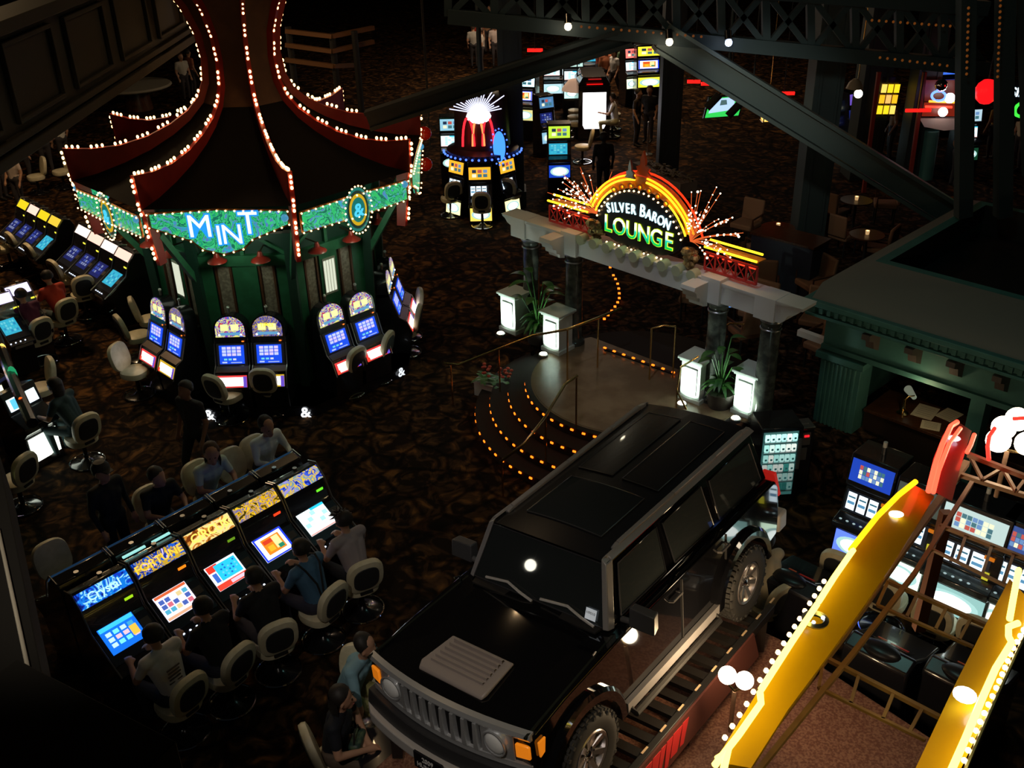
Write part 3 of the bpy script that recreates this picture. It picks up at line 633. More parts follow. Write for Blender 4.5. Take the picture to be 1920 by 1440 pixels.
def m_arch(label, loc, rz, top, scr, belly, group, w_=.57, sc=1., word=None, seed=1):
    t = thing('slot_machine', label, 'slot machine', loc, rz, group, sc)
    prof = [(.30, 0), (.30, 1.2), (-.02, 1.2), (-.05, 1.08), (-.17, .72), (-.27, .68), (-.30, .64), (-.40, .40), (-.38, .34), (-.34, 0)]
    f = MB(); f.prism(prof, -w_/2, w_/2, CAB, 'x'); f.build('cabinet', t, bevel=.012)
    T = LT(0, -.03, 1.15, 8); f = MB(); n = 14
    ar = [(-w_/2, 0), (w_/2, 0)]+[(w_/2*math.cos(PI*k/n), .15+.25*math.sin(PI*k/n)) for k in range(n+1)]
    f.add([(x, y, -.22) for x, y in ar]+[(x, y, 0) for x, y in ar], [tuple(range(len(ar)))[::-1], tuple(range(len(ar), 2*len(ar)))]+[(i, (i+1) % len(ar), len(ar)+(i+1) % len(ar), len(ar)+i) for i in range(len(ar))], CAB, T)
    f.build('top_box', t)
    f = MB(); a2 = [(x*.86, .03+y*.88) for x, y in ar]; f.add([(x, y, .006) for x, y in a2], [tuple(range(len(a2)))], top, T)
    g = [(-.17, .06, .17, .11), (-.15, .14, -.02, .25), (.02, .14, .15, .25)]
    for i, (a, b, c, d) in enumerate(g): f.add([(a, b, .009), (c, b, .009), (c, d, .009), (a, d, .009)], [(0, 1, 2, 3)], (E(90, 150, 190, 1.2), E(225, 235, 150, 1.3), E(235, 240, 160, 1.3))[i], T)
    for sx in (-.18, .18): f.ball((sx, .07, .01), .02, E(240, 245, 235, 1.6), 8, T=T)
    f.build('marquee', t)
    if word: MB().text(word, .085, E(240, 220, 60, 1.6), T @ Matrix.Translation((0, .2, .014)), .003, .012).build('lettering', t)
    bk, rc = scr_spec(scr, seed); T2 = LT(0, -.12, .90, 18); f = MB(); face(f, T2, w_*.88, .37, [], PLAST)
    face(f, T2 @ Matrix.Translation((0, 0, .012)), w_*.72, .31, rc, bk); f.build('screen', t)
    f = MB(); f.hexa([(-w_/2+.02, -.30, .66), (w_/2-.02, -.30, .66), (w_/2-.02, -.18, .71), (-w_/2+.02, -.18, .71), (-w_/2+.02, -.305, .67), (w_/2-.02, -.305, .67), (w_/2-.02, -.185, .72), (-w_/2+.02, -.185, .72)], mat('deck_bronze', (.12, .09, .07), .3, .5)); f.build('button_panel', t)
    f = MB(); T3 = LT(0, -.362, .52, 23); face(f, T3, w_*.86, .20, [(.08, .12, .92, .85, E(255, 250, 240, 3)), (0, .0, .12, .35, E(240, 60, 40, 1.3)), (.88, 0, 1, .9, E(110, 80, 210))], belly); f.build('belly_glass', t)
    f = MB()
    for sx in (-1, 1): f = MB(); f.tube([(sx*w_/2, -.06, 1.08), (sx*w_/2, -.18, .73), (sx*w_/2, -.31, .65), (sx*w_/2, -.41, .40)], .010, STEEL, 5); f.build('edge_trim', t)
    f = MB(); f.cyl((0, .1, 1.56), (0, .1, 1.64), .022, STEEL, 8); f.ball((0, .1, 1.66), .03, mat('candle_white', (.7, .72, .7), .4), 8); f.build('candle_lamp', t)
    f = MB(); f.ball((.2, -.07, 1.115), .012, E(255, 120, 30, 1.5), 6, (2, 1, 1)); f.build('ticket_light', t)
    return t
def m_upright(label, loc, rz, top, scr, belly, group=None, w_=.66, sc=1., h=1.75, seed=1, candle=True, parts=True):
    t = thing('slot_machine', label, 'slot machine', loc, rz, group, sc)
    prof = [(.30, 0), (.30, h), (-.12, h), (-.20, h-.42), (-.16, h-.46), (-.24, h-.80), (-.42, h-.86), (-.44, h-.93), (-.30, h-1.0), (-.36, h-1.4), (-.30, 0)]
    f = MB(); f.prism(prof, -w_/2, w_/2, CAB, 'x'); f.build('cabinet', t, bevel=.012)
    f = MB(); T = LT(0, -.166, h-.2, 10); cols = [E(70, 120, 130), E(235, 235, 200, 1.2), E(200, 90, 80), E(110, 150, 200)]
    face(f, T, w_*.9, .30, grid(7, 3, .2, .2, .8, .82, cols, .12, seed) if parts else grid(3, 2, .12, .15, .88, .85, cols+[E(40, 60, 90, .8), E(250, 245, 230, 1.6)], .25, seed), top); f.build('marquee', t)
    bk, rc = scr_spec(scr, seed); f = MB(); face(f, LT(-.03, -.212, h-.63, 13), w_*.78, .28, rc, bk); f.build('screen', t)
    if parts:
        f = MB(); f.box((.26, -.235, h-.74), (.07, .02, .1), E(200, 190, 50, 1)); f.box((.25, -.20, h-.52), (.11, .02, .04), E(220, 120, 20, .8)); f.build('sticker', t)
        for k in range(5): MB().ball((-.22+.09*k, -.36, h-.835), .017, mat('button_pale', (.5, .6, .62), .3, emit=(.5, .7, .75), es=.5), 7, (1.2, 1, .5)).build('button', t)
    f = MB(); T = LT(0, -.338, h-1.2, 8); face(f, T, w_*.9, .32, [], belly)
    for k, r in enumerate((.95, .72)):
        f.add([(w_*.42*r*math.cos(a), .13*r*math.sin(a), .003+.003*k) for a in [2*PI*j/20 for j in range(20)]], [tuple(range(20))], (E(170, 215, 210, 1.2), E(245, 255, 250, 2.4))[k], T)
    f.build('belly_glass', t)
    if candle:
        f = MB(); f.cyl((0, .1, h), (0, .1, h+.10), .03, STEEL, 10); f.cyl((0, .1, h+.1), (0, .1, h+.17), .026, mat('candle_white', (.7, .72, .7), .4), 10); f.build('candle_lamp', t)
    return t
# ---------------- chairs
def make_chair(name='casino_chair', label='', loc=(0, 0, 0), rz=0., group=None):
    t = thing(name, label, 'chair', loc, rz, group)
    def pad(mb, T, a, b, th, m, ex=2.6, n=26, dome=.35):
        rings = []
        for s_, z in ((.02, -th/2), (.80, -th/2), (.96, -th*.38), (1, 0), (.96, th*.38), (.80, th/2), (.4, th*.5+th*dome*.3), (.02, th*.5+th*dome*.3)):
            rings.append([V((a*s_*math.copysign(abs(math.cos(u))**(2/ex), math.cos(u)), b*s_*math.copysign(abs(math.sin(u))**(2/ex), math.sin(u)), z)) for u in [2*PI*k/n for k in range(n)]])
        mb.loft(rings, m, T=T)
    f = MB(); pad(f, Matrix.Translation((0, 0, .46)), .235, .235, .13, CREAM); f.build('seat', t)
    Tb = Matrix.Translation((0, -.255, .74)) @ Matrix.Rotation(R(102), 4, 'X')
    f = MB(); pad(f, Tb, .235, .26, .10, CREAM, 2.8); bk = f.build('backrest', t)
    f = MB(); pad(f, Tb @ Matrix.Translation((0, 0, .055)), .165, .185, .02, DKVIN, 2.8); f.build('back_panel', bk)
    f = MB(); f.box((0, -.2, .48), (.16, .1, .05), BLKM); f.cyl((0, 0, .10), (0, 0, .41), .035, BLK, 12); f.build('post', t)
    f = MB(); f.lathe([(.001, 0), (.25, 0), (.26, .015), (.10, .05), (.05, .10), (.001, .10)], BLK, 24); f.build('base', t)
    f = MB(); n = 28; f.loft([[V(((.27+.012*math.cos(v))*math.cos(u), (.27+.012*math.cos(v))*math.sin(u), .03+.012*math.sin(v))) for v in [2*PI*j/6 for j in range(6)]] for u in [2*PI*k/n for k in range(n+1)]], CHROME, cap=False)
    f.build('chrome_ring', t)
    return t
CH0 = None
def chair(px, py, rz, label, group=None, z=0., h=0., p=None):
    "h: height of the picture point above the floor (0 = base ring)"
    global CH0
    p = p if p is not None else P(px, py, z+h); loc = V((p.x, p.y, z))
    if CH0 is None: CH0 = make_chair(label=label, loc=loc, rz=rz, group=group); return CH0
    return dup(CH0, loc, rz, label, group)
# ============================================================ MINT PAVILION
MC0 = V((-4.33, 17.35, 0)); NV = 8
mint = thing('slot_pavilion', 'eight-sided green pavilion with red ribs, black roof, light bulbs and MINT sign', 'pavilion', MC0)
def ang(k): return -PI/2+PI/8+k*PI/4       # corner k; face k lies between corners k-1 and k
def cp(k, r, z, dt=0.): a = ang(k)+dt; return V((r*math.cos(a), r*math.sin(a), z))
rib = [(3.02, 4.33), (2.6, 4.27), (2.15, 4.27), (1.7, 4.36), (1.3, 4.52), (1.0, 4.70), (.80, 4.90), (.69, 5.15), (.65, 5.5), (.70, 5.9), (.85, 6.3), (1.08, 6.65), (1.4, 7.0)]
und = [(3.0, 3.80), (2.6, 3.86), (2.15, 3.98), (1.7, 4.14), (1.3, 4.34), (1.0, 4.54), (.74, 4.80), (.60, 5.1), (.56, 5.5), (.60, 5.9), (.75, 6.32), (.98, 6.68), (1.3, 7.04)]
ROOFB = mat('roof_black', (.006, .005, .005), .85, spec=.1); TOWB = noisy('tower_brown', (.07, .028, .010), (.095, .04, .014), 3, .7)
WOODG = mat('dark_green_wood', (.012, .045, .03), .5)
for k in range(NV):
    f = MB(); a = [cp(k-1, r, z) for r, z in und[:7]]; b = [cp(k, r, z) for r, z in und[:7]]; f.loft([a, b], ROOFB, closed=False, cap=False); f.build('roof_panel', mint)
    f = MB(); a = [cp(k-1, r, z) for r, z in und[6:]]; b = [cp(k, r, z) for r, z in und[6:]]; f.loft([a, b], TOWB, closed=False, cap=False); f.build('tower_panel', mint)
path_len = []; bulbs = []
ribs = []
for k in range(NV):
    f = MB(); a = ang(k); t_ = V((-math.sin(a), math.cos(a), 0))*.035
    top = [cp(k, r, z) for r, z in rib]; low = [cp(k, r-(.0 if z < 4.9 else .06), z-.02) for r, z in und]
    hang = [(3.02, 4.33), (3.0, 4.0), (2.92, 3.5), (2.84, 2.85)]; hin = [(2.74, 3.9), (2.74, 3.7), (2.72, 3.4), (2.68, 2.85)]
    for A, B in ((top, low), ([cp(k, r, z) for r, z in hang], [cp(k, r, z) for r, z in hin])):
        rings = [[p-t_, p+t_, q+t_, q-t_] for p, q in zip(A, B)]
        f.loft(rings, REDP)
    ribs.append(f.build('rib', mint))
    full = [cp(k, r+.03*(i < 6 or 0), z+.03) for i, (r, z) in enumerate(rib)][::-1]+[cp(k, r+.035, z) for r, z in hang[1:]]
    # walk along the edge; bulbs come in threes
    seg = 0.; i = 0; acc = 0; L = []
    for p, q in zip(full[:-1], full[1:]):
        d = (q-p).length; L.append((p, q, d))
    tot = sum(x[2] for x in L); s_ = .06; c = 0
    while s_ < tot:
        u = s_
        for p, q, d in L:
            if u <= d: bulbs.append((k, p.lerp(q, u/d))); break
            u -= d
        c += 1; s_ += .085 if c % 3 else .20
SGN = art('mint_sign_art', [(30, 150, 120), (50, 190, 100), (55, 195, 120), (25, 110, 90), (60, 200, 130), (90, 120, 190), (40, 170, 190)], 3.2, 1.0, 4.5)
MED = E(20, 120, 110, .9)
small = []
for k in range(NV):
    c0, c1 = cp(k-1, 2.93, 0), cp(k, 2.93, 0); mid = (c0+c1)/2; ux = (c1-c0).normalized(); n_ = mid.normalized()
    T = TM(mid+V((0, 0, 3.5))+n_*.05, ux, (0, 0, 1)); hw = (c1-c0).length/2-.10
    po_ = [(-hw, .22), (-hw, .02), (-.45, -.20), (-.30, -.34), (0, -.42), (.30, -.34), (.45, -.20), (hw, .02), (hw, .22), (0, .26)] if k != 1 and k != 7 else [(-hw, .16), (-hw, -.12), (-.2, -.12), (-.2, .2), (.2, .2), (.2, -.12), (hw, -.12), (hw, .16), (.15, .2), (-.15, .2)]
    if k in (1, 7): po_ = [(-hw, .16), (-hw, -.14), (0, -.16), (hw, -.14), (hw, .16), (0, .18)]
    f = MB(T=T); N = len(po_); f.add([(x, y, -.04) for x, y in po_]+[(x, y, .02) for x, y in po_], [tuple(range(N))[::-1], tuple(range(N, 2*N))]+[(i, (i+1) % N, N+(i+1) % N, N+i) for i in range(N)], SGN)
    sgp = f.build('sign_panel', mint)
    f = MB(T=T)
    for i in range(N): f.tube([(po_[i][0]*1.02, po_[i][1]*1.05, .0), (po_[(i+1) % N][0]*1.02, po_[(i+1) % N][1]*1.05, .0)], .022, mat('sign_gold_rim', (.25, .13, .05), .4, .5), 5)
    f.build('sign_rim', mint)
    for i in range(N):
        a, b = V((*po_[i], 0)), V((*po_[(i+1) % N], 0)); m_ = max(1, int((b-a).length/.115))
        for j in range(m_): small.append(T @ (a.lerp(b, j/m_)*1.03+V((0, 0, .05))))
    if k == 0:
        f = MB(T=T @ Matrix.Translation((0, -.19, .03))); LTR = E(30, 130, 235, 1.6); LTW = E(205, 225, 245, 1.6)
        for ch, x, y, s_ in (('M', -.30, .05, .50), ('I', -.03, -.08, .44), ('N', .17, -.07, .44), ('T', .44, .08, .50)):
            f.text(ch, s_, LTR, Matrix.Translation((x, y, -.004)), .004, .045); f.text(ch, s_, LTW, Matrix.Translation((x, y, .004)), .004, .0)
        f.build('lettering', sgp)
    elif k in (1, 7):
        f = MB(T=T)
        for r1, m_, z in ((1.0, MED, .03), (.86, E(30, 60, 50, .6), .036), (.72, E(210, 170, 30, 1), .042), (.56, MED, .048)):
            f.add([(.24*r1*math.cos(a), .36*r1*math.sin(a)-.05, z) for a in [2*PI*j/28 for j in range(28)]], [tuple(range(28))], m_)
        f.text('&', .3, E(70, 190, 235, 1.4), T=Matrix.Translation((0, -.15, .06)), ext=.004, bold=.02); f.build('medallion', sgp)
        for j in range(26): small.append(T @ V((.26*math.cos(j*.2417), .385*math.sin(j*.2417)-.05, .06)))
for k in range(NV):
    MB().ball(cp(k, 2.95, 3.62, -.05)+V((0, 0, 0)), .06, E(70, 150, 190, .9), 10, (1, 1, 1)).build('lens_ornament', mint)
# walls
ap = math.cos(PI/8)
for k in range(NV):
    c0, c1 = cp(k-1, 1.92, 0), cp(k, 1.92, 0); mid = (c0+c1)/2; ux = (c1-c0).normalized(); n_ = mid.normalized(); hw = (c1-c0).length/2
    T = TM(mid, ux, (0, 0, 1))
    f = MB(T=T)
    def bx(a, b, z0, z1, d0, d1, m): f.hexa([(a, z0, d0), (b, z0, d0), (b, z1, d0), (a, z1, d0), (a, z0, d1), (b, z0, d1), (b, z1, d1), (a, z1, d1)], m)
    bx(-hw, hw, .28, 3.0, -.1, -.02, WOODG)
    if k == 0: spans = [(-hw, -.52), (-.2, .2), (.52, hw)]
    else: spans = [(-hw, -.5), (-.18, .18), (.5, hw)]
    for a, b in spans: bx(a, b, .28, 2.55, -.02, .04, GREENP)
    bx(-hw, hw, 2.5, 2.68, -.02, .08, GREENP); bx(-hw, hw, 2.95, 3.05, -.02, .10, WOODG)
    f.build('wall_panel', mint)
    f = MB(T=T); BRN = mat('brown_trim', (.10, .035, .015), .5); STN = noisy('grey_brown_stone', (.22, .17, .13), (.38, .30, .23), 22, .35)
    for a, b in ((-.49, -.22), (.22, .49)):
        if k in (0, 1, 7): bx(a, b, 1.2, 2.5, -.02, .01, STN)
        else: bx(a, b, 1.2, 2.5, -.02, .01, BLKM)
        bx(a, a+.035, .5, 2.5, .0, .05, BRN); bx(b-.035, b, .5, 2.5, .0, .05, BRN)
    f.build('alcove', mint)
    f = MB(T=T)
    for a, b in ((-hw, -hw*.35), (hw, hw*.35)):
        bar(f, (a*.95, 2.68, .0), (b, 2.98, .0), .05, .07, GREENP)
    bx(-.03, .03, 2.66, 2.98, -.02, .05, GREENP)
    f.build('brace', mint)
    for sx in (-.35, .35):
        f = MB(T=Matrix.Identity(4)); q = mid+n_*.28+ux*sx+V((0, 0, 2.72))
        Tq = Matrix.Translation(q); f.lathe([(.001, .12), (.03, .11), (.045, .06), (.05, .03), (.15, -.03), (.16, -.05), (.14, -.05), (.001, .0)], mat('red_shade', (.30, .02, .012), .35), 16, T=Tq); f.cyl(q-n_*.3+V((0, 0, .1)), q+V((0, 0, .1)), .012, BRN, 6); f.build('lamp_shade', mint)
    if k in (7, 6, 1, 2):
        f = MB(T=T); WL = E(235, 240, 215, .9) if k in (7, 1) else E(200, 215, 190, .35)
        bx(-.13, .13, 1.75, 2.4, .04, .055, mat('window_frame', (.35, .34, .26), .5))
        for i in range(4): bx(-.115+.058*i, -.07+.058*i, 1.79, 2.36, .055, .06, WL)
        f.build('lit_window', mint)
for k in range(NV):
    f = MB(); bar(f, cp(k, 1.98, .28), cp(k, 2.08, 3.1), .14, .14, WOODG); f.build('corner_post', mint)
    f = MB(); bar(f, cp(k, 2.0, 2.2), cp(k, 2.7, 3.3), .08, .1, GREENP); f.build('strut', mint)
f = MB(); rg = [[cp(k, 2.66, z) for k in range(8)] for z in (0, .20)]; f.loft(rg, CAB); f.loft([[cp(k, 2.68, z) for k in range(8)] for z in (.17, .20)], BLK); f.build('plinth', mint)
for k in (0, 1, 7, 2, 6):
    c0, c1 = cp(k-1, 2.69, 0), cp(k, 2.69, 0); mid = (c0+c1)/2; ux = (c1-c0).normalized(); n_ = mid.normalized()
    if k == 0:
        for sx in (-.80, .83):
            MB().text('&', .27, E(235, 240, 245, 1.6), TM(mid+n_*.01+ux*sx+V((0, 0, .0)), ux, (0, 0, 1)), .003, .02).build('ampersand', mint)
    elif k == 1: MB().text('&', .24, E(225, 230, 235, 1.2), TM(mid+n_*.01+ux*.82+V((0, 0, .05)), ux, (0, 0, 1)), .003, .02).build('ampersand', mint)
# bulbs: the hundred nearest ones are parts, the rest one object
MBULB = E(255, 190, 120, 7)
bulbs.sort(key=lambda kb: ((MC0+kb[1])-V((0, 0, CAMH))).length + (0 if kb[0] in (0, 7, 1, 6, 5) else 5))
m0 = MB().ball((0, 0, 0), .024, MBULB, 7, (1, 1, 1.25)).build('bulb', ribs[0]); rest = MB()
for i, (k, p) in enumerate(bulbs):
    if i < 100:
        o = m0 if i == 0 else m0.copy()
        if i: C.objects.link(o)
        o.parent = ribs[k]; o.location = p
    else: rest.ball(p, .024, MBULB, 6, (1, 1, 1.25))
for p in small: rest.ball(p, .015, MBULB, 6)
o = rest.build('bulb', mint); o['kind'] = 'stuff'; o['label'] = 'small warm bulbs edging the signs and the far ribs'
lamp('pavilion_fill_light', 'POINT', MC0+V((0, 0, 3.35)), 8, (1, .85, .6), .3)  # added fill light inside the pavilion, not a lamp of its own
for a in (-90, -45, -135): lamp('pavilion_eave_fill', 'POINT', MC0+V((2.6*math.cos(R(a)), 2.6*math.sin(R(a)), 3.0)), 11, (.8, 1, .75), .1)  # added fill under the eaves to brighten the green walls
# machines around the pavilion
MTOP = art('mint_marquee_a', [(200, 60, 60), (80, 50, 190), (230, 225, 120), (60, 80, 200), (220, 60, 50)], 7, 1.1)
MTOP2 = art('mint_marquee_b', [(50, 40, 130), (90, 90, 200), (200, 170, 80), (60, 60, 160), (150, 110, 70)], 8, .9)
BELR = E(225, 60, 60, 1.2); BELG = E(210, 170, 40, 1.1)
def mm(face_k, dx, label, top, scr, belly, word=None, seed=1):
    a = -PI/2+face_k*PI/4; n_ = V((math.cos(a), math.sin(a), 0)); u = V((-n_.y, n_.x, 0))
    return m_arch(label, MC0+n_*2.14+u*dx+V((0, 0, .20)), a+PI/2, top, scr, belly, 'arched machines around the green pavilion', word=word, seed=seed)
mm(0, -.31, 'arched slot machine with blue screen, left of the pair under the MINT sign', MTOP, 'poker', BELR, seed=2)
mm(0, .31, 'arched slot machine lettered TIMES, right of the pair under the MINT sign', MTOP2, 'poker', BELG, 'TIMES', 3)
mm(1, -.31, 'arched slot machine right of the front pair, nearer of the two turned rightward', MTOP, 'poker', BELR, seed=4)
mm(1, .33, 'arched slot machine at the right edge of the pavilion front, farther of two', MTOP, 'poker', BELR, seed=5)
mm(-1, -.33, 'arched slot machine at the far left of the pavilion beside two cream chairs', MTOP, 'poker', BELR, seed=6)
mm(-1, .31, 'arched slot machine left of the front pair with yellow belly glass', MTOP2, 'poker', BELG, seed=7)
mm(2, -.31, 'arched slot machine seen edge-on at the right side of the pavilion, nearer', MTOP, 'poker', BELR, seed=8)
mm(2, .33, 'arched slot machine seen edge-on at the right side of the pavilion, farther', MTOP, 'poker', BELR, seed=9)
# ============================================================ SPORT UTILITY VEHICLE
CZ = 1.27
car = bpy.data.objects.new('sport_utility_vehicle', None); C.objects.link(car)
th = R(230.8); pc, rc = R(.6), R(5.2)
h3 = V((math.cos(th)*math.cos(pc), math.sin(th)*math.cos(pc), math.sin(pc))); l3 = V((-math.sin(th)*math.cos(rc), math.cos(th)*math.cos(rc), math.sin(rc))); l3 = (l3-h3*h3.dot(l3)).normalized(); u3 = h3.cross(l3)
CM = Matrix.Identity(4)
for i in range(3): CM[i][0], CM[i][1], CM[i][2], CM[i][3] = h3[i], l3[i], u3[i], (-.135, 6.589, CZ)[i]
car.matrix_basis = CM
tag(car, 'glossy black boxy sport utility vehicle displayed on a raised slatted rack', 'car')
RX = -2.842; GREYT = mat('rail_and_sheen_grey', (.26, .25, .255), .42, .2)
def arch_pts(cx, r=.50, z0=.46, n=10, rev=False):
    q = [(cx+r*math.cos(PI*k/n), max(z0, .40+r*math.sin(PI*k/n)*.98)) for k in range(n+1)]
    return q
side = [(-3.66, .52)]+[(x, z) for x, z in arch_pts(RX)][::-1]+[(RX+.52, .40), (-.54, .40)]+[(x, z) for x, z in arch_pts(0)][::-1]+[(.52, .46), (.62, .52), (.66, .74), (.66, 1.00), (.60, 1.08), (.2, 1.14), (-.60, 1.19), (-3.60, 1.21), (-3.68, 1.1), (-3.70, .7)]
f = MB(); f.prism(side, -.90, .90, PAINT, 'y'); f.build('body', car, bevel=.035)
# flared arches
for cx in (0, RX):
    for s in (-1, 1):
        f = MB(); o_ = [(cx+.60*math.cos(PI*k/16), .40+.60*math.sin(PI*k/16)*.98) for k in range(17)]; i_ = [(cx+.49*math.cos(PI*k/16), .40+.49*math.sin(PI*k/16)*.98) for k in range(17)]
        ys = (.86*s, .965*s); rings = [[(a[0], ys[0], a[1]), (a[0], ys[1]-.03*s, a[1]), (b[0]*.3+a[0]*.7, ys[1], b[1]*.3+a[1]*.7), (b[0], ys[1], b[1]), (b[0], ys[0], b[1])] for a, b in zip(o_, i_)]
        f.loft(rings, PAINT, closed=False, cap=False); f.build('wheel_arch', car)
# hood: crowned panel with raised centre
f = MB(); nx, ny = 8, 12; rings = []
def hoodz(x, y): return 1.20+(x+.62)*-.07-.04*(y/.88)**2+.02*max(0, 1-(abs(y)/.6)**4)
def fx(y): return .76-.13*(y/.9)**2
for i in range(nx+1):
    row = []
    for j in range(ny+1):
        y = (-.80-.09*i/nx)*(1-2*j/ny); x = -.62+(fx(y)+.62)*i/nx; row.append(V((x, y, hoodz(x, y)+.012)))
    rings.append(row)
f.loft(rings, PAINT, closed=False, cap=False); f.build('hood', car)
# cowl vent with louvres
VM = mat('vent_grey', (.34, .29, .27), .5, .1); f = MB()
def hp(x, y, dz=.02): return V((x, y, hoodz(x, .3)+dz))
ax0, ax1 = .14, .60
f.loft([[hp(ax0, -.34), hp(ax0, .34), hp(ax0+.02, .34, .05), hp(ax0+.02, -.34, .05)], [hp(ax1-.05, -.37), hp(ax1-.05, .37), hp(ax1-.07, .37, .065), hp(ax1-.07, -.37, .065)], [hp(ax1, -.35, .01), hp(ax1, .35, .01), hp(ax1-.01, .35, .04), hp(ax1-.01, -.35, .04)]], VM)
v0 = f.build('hood_vent', car, bevel=.012)
for k in range(6):
    x = ax0+.06+.056*k; w_ = .27+.02*k/5; f = MB(); f.loft([[hp(x-.022, -w_, .050), hp(x-.022, w_, .050)], [hp(x, -w_, .082), hp(x, w_, .082)], [hp(x+.018, -w_, .086), hp(x+.018, w_, .086)], [hp(x+.024, -w_, .050), hp(x+.024, w_, .050)]], VM, closed=False, cap=False)
    f.build('louvre', v0)
# greenhouse
b4 = [(-.60, .80), (-3.74, .80)]; roofz = 1.80
lo = [V((-.60, -.80, 1.19)), V((-.60, .80, 1.19)), V((-3.60, .81, 1.21)), V((-3.60, -.81, 1.21))]
hi = [V((-.84, -.64, 1.74)), V((-.84, .64, 1.74)), V((-3.50, .65, 1.79)), V((-3.50, -.65, 1.79))]
f = MB(); f.hexa(lo+hi, PAINT); f.build('cabin', car, bevel=.03)
f = MB(); ny = 8; rings = []
for i in range(7):
    x = -.82-2.70*i/6; rings.append([V((x+(.05*(1-(y/.66)**2) if i == 0 else 0), y, 1.745+.05*i/6+.045*(1-(y/.66)**2))) for y in [-.655+1.31*j/ny for j in range(ny+1)]])
f.loft(rings, mat('roof_paint', (.012, .012, .014), .25, coat=.4), closed=False, cap=False); rf = f.build('roof', car)
def rz_(x, y): return 1.745+.05*(-.96-x)/2.68+.045*(1-(y/.66)**2)
def rpanel(name, x0, x1, y0, y1, m, up, par=car, trim=None):
    f = MB(); R_ = []
    for i in range(5):
        x = x0+(x1-x0)*i/4; R_.append([V((x, y0+(y1-y0)*j/8, rz_(x, y0+(y1-y0)*j/8)+up)) for j in range(9)])
    f.loft(R_, m, closed=False, cap=False); ed = R_[0]+[r[-1] for r in R_[1:]]+R_[-1][::-1][1:]+[r[0] for r in R_[::-1][1:]]
    f.loft([ed, [p-V((0, 0, up+.01)) for p in ed]], m, closed=False, cap=False); o = f.build(name, par)
    if trim: g = MB(); g.tube(ed, .006, trim, 5); g.build(name+'_trim', o)
    return o
EDG = mat('panel_edge', (.10, .10, .11), .25, .5)
rpanel('sunroof', -1.08, -1.80, -.42, .42, GLASS, .014, trim=EDG)
for y0, y1 in ((-.46, -.06), (.06, .46)): rpanel('roof_rib', -1.98, -3.30, y0, y1, mat('roof_paint', (0, 0, 0)), .014, trim=EDG)
for s in (-1, 1):     # roof rails and roof edges, whose grey carries the light reflected along them
    f = MB(); pts = [V((x, s*(.60+.02*(-x-1)/2.6), 1.775+.055*(-.96-x)/2.68)) for x in (-1.0, -1.08, -2.0, -2.8, -3.35, -3.48)]; pts[0].z -= .02; pts[-1].z -= .03
    for a, b in zip(pts[:-1], pts[1:]): bar(f, a, b, .05, .05, GREYT)
    f.build('roof_rail', car, bevel=.01)
    f = MB(); f.loft([[V((-.595, s*.79, 1.22)), V((-.58, s*.735, 1.22)), V((-.66, s*.735, 1.22)), V((-.66, s*.815, 1.22))], [V((-.80, s*.66, 1.74)), V((-.81, s*.60, 1.775)), V((-.88, s*.62, 1.79)), V((-.88, s*.675, 1.75))], [V((-3.50, s*.675, 1.80)), V((-3.50, s*.60, 1.835)), V((-3.56, s*.61, 1.80)), V((-3.54, s*.68, 1.78))]], GREYT); f.build('roof_edge_sheen', car, bevel=.008)
# windows
def pane(name, pts, m=GLASS, out=.012, n_=None, bev=.01):
    pts = [V(p) for p in pts]; n = (pts[1]-pts[0]).cross(pts[2]-pts[1]).normalized()
    if n_ is not None and n.dot(V(n_)) < 0: n = -n
    f = MB(); f.loft([[p-n*.004 for p in pts], [p+n*out for p in pts]], m); o = f.build(name, car, bevel=bev)
    g = MB(); g.tube([p+n*(out+.001) for p in pts]+[pts[0]+n*(out+.001)], .008, mat('window_seal', (.035, .035, .04), .2, coat=.5), 5); h = g.build('seal', o); return o
pane('windshield', [(-.610, -.735, 1.225), (-.610, .735, 1.225), (-.822, .605, 1.725), (-.822, -.605, 1.725)], n_=(1, 0, .3), out=.016)
def sidept(x, z, s): t = (z-1.2)/.55; return V((x, s*(.805-(.805-.655)*t), z))
for s in (-1, 1):
    for a, b, c, d in ((-.78, -.94, -1.54, -1.58), (-1.70, -1.68, -2.44, -2.40), (-2.56, -2.56, -3.46, -3.40)):
        pane('side_window', [sidept(a, 1.27, s), sidept(b, 1.68, s), sidept(d, 1.70, s), sidept(c, 1.27, s)], n_=(0, s, .2))
    for x in (-1.64, -2.50): f = MB(); f.box((x, s*.905, .82), (.012, .012, .70), BLKM); f.build('door_seam', car)
    for x in (-1.50, -2.42):
        f = MB(); f.tube([(x-.09, s*.90, 1.06), (x-.08, s*.94, 1.065), (x+.08, s*.94, 1.065), (x+.09, s*.90, 1.06)], .014, PLAST, 6); f.build('door_handle', car)
    f = MB(); f.tube([(-.66, s*.905, .42), (-.66, s*.99, .36), (-2.2, s*.99, .36), (-2.2, s*.905, .42)], .035, BLKM, 8); bar(f, V((-.6, s*.93, .44)), V((-2.28, s*.93, .44)), .05, .10, GREYT); f.build('running_board', car)
    t_ = MB(); t_.tube([(-.78, s*.80, 1.24), (-.78, s*.97, 1.26)], .03, PLAST, 8); t_.hexa([(-.86, s*.90, 1.22), (-.74, s*.90, 1.22), (-.74, s*1.16, 1.22), (-.86, s*1.13, 1.22), (-.86, s*.90, 1.40), (-.76, s*.90, 1.41), (-.76, s*1.15, 1.40), (-.86, s*1.13, 1.40)], mat('mirror_shell', (.06, .06, .065), .3)); t_.build('side_mirror', car, bevel=.025)
    
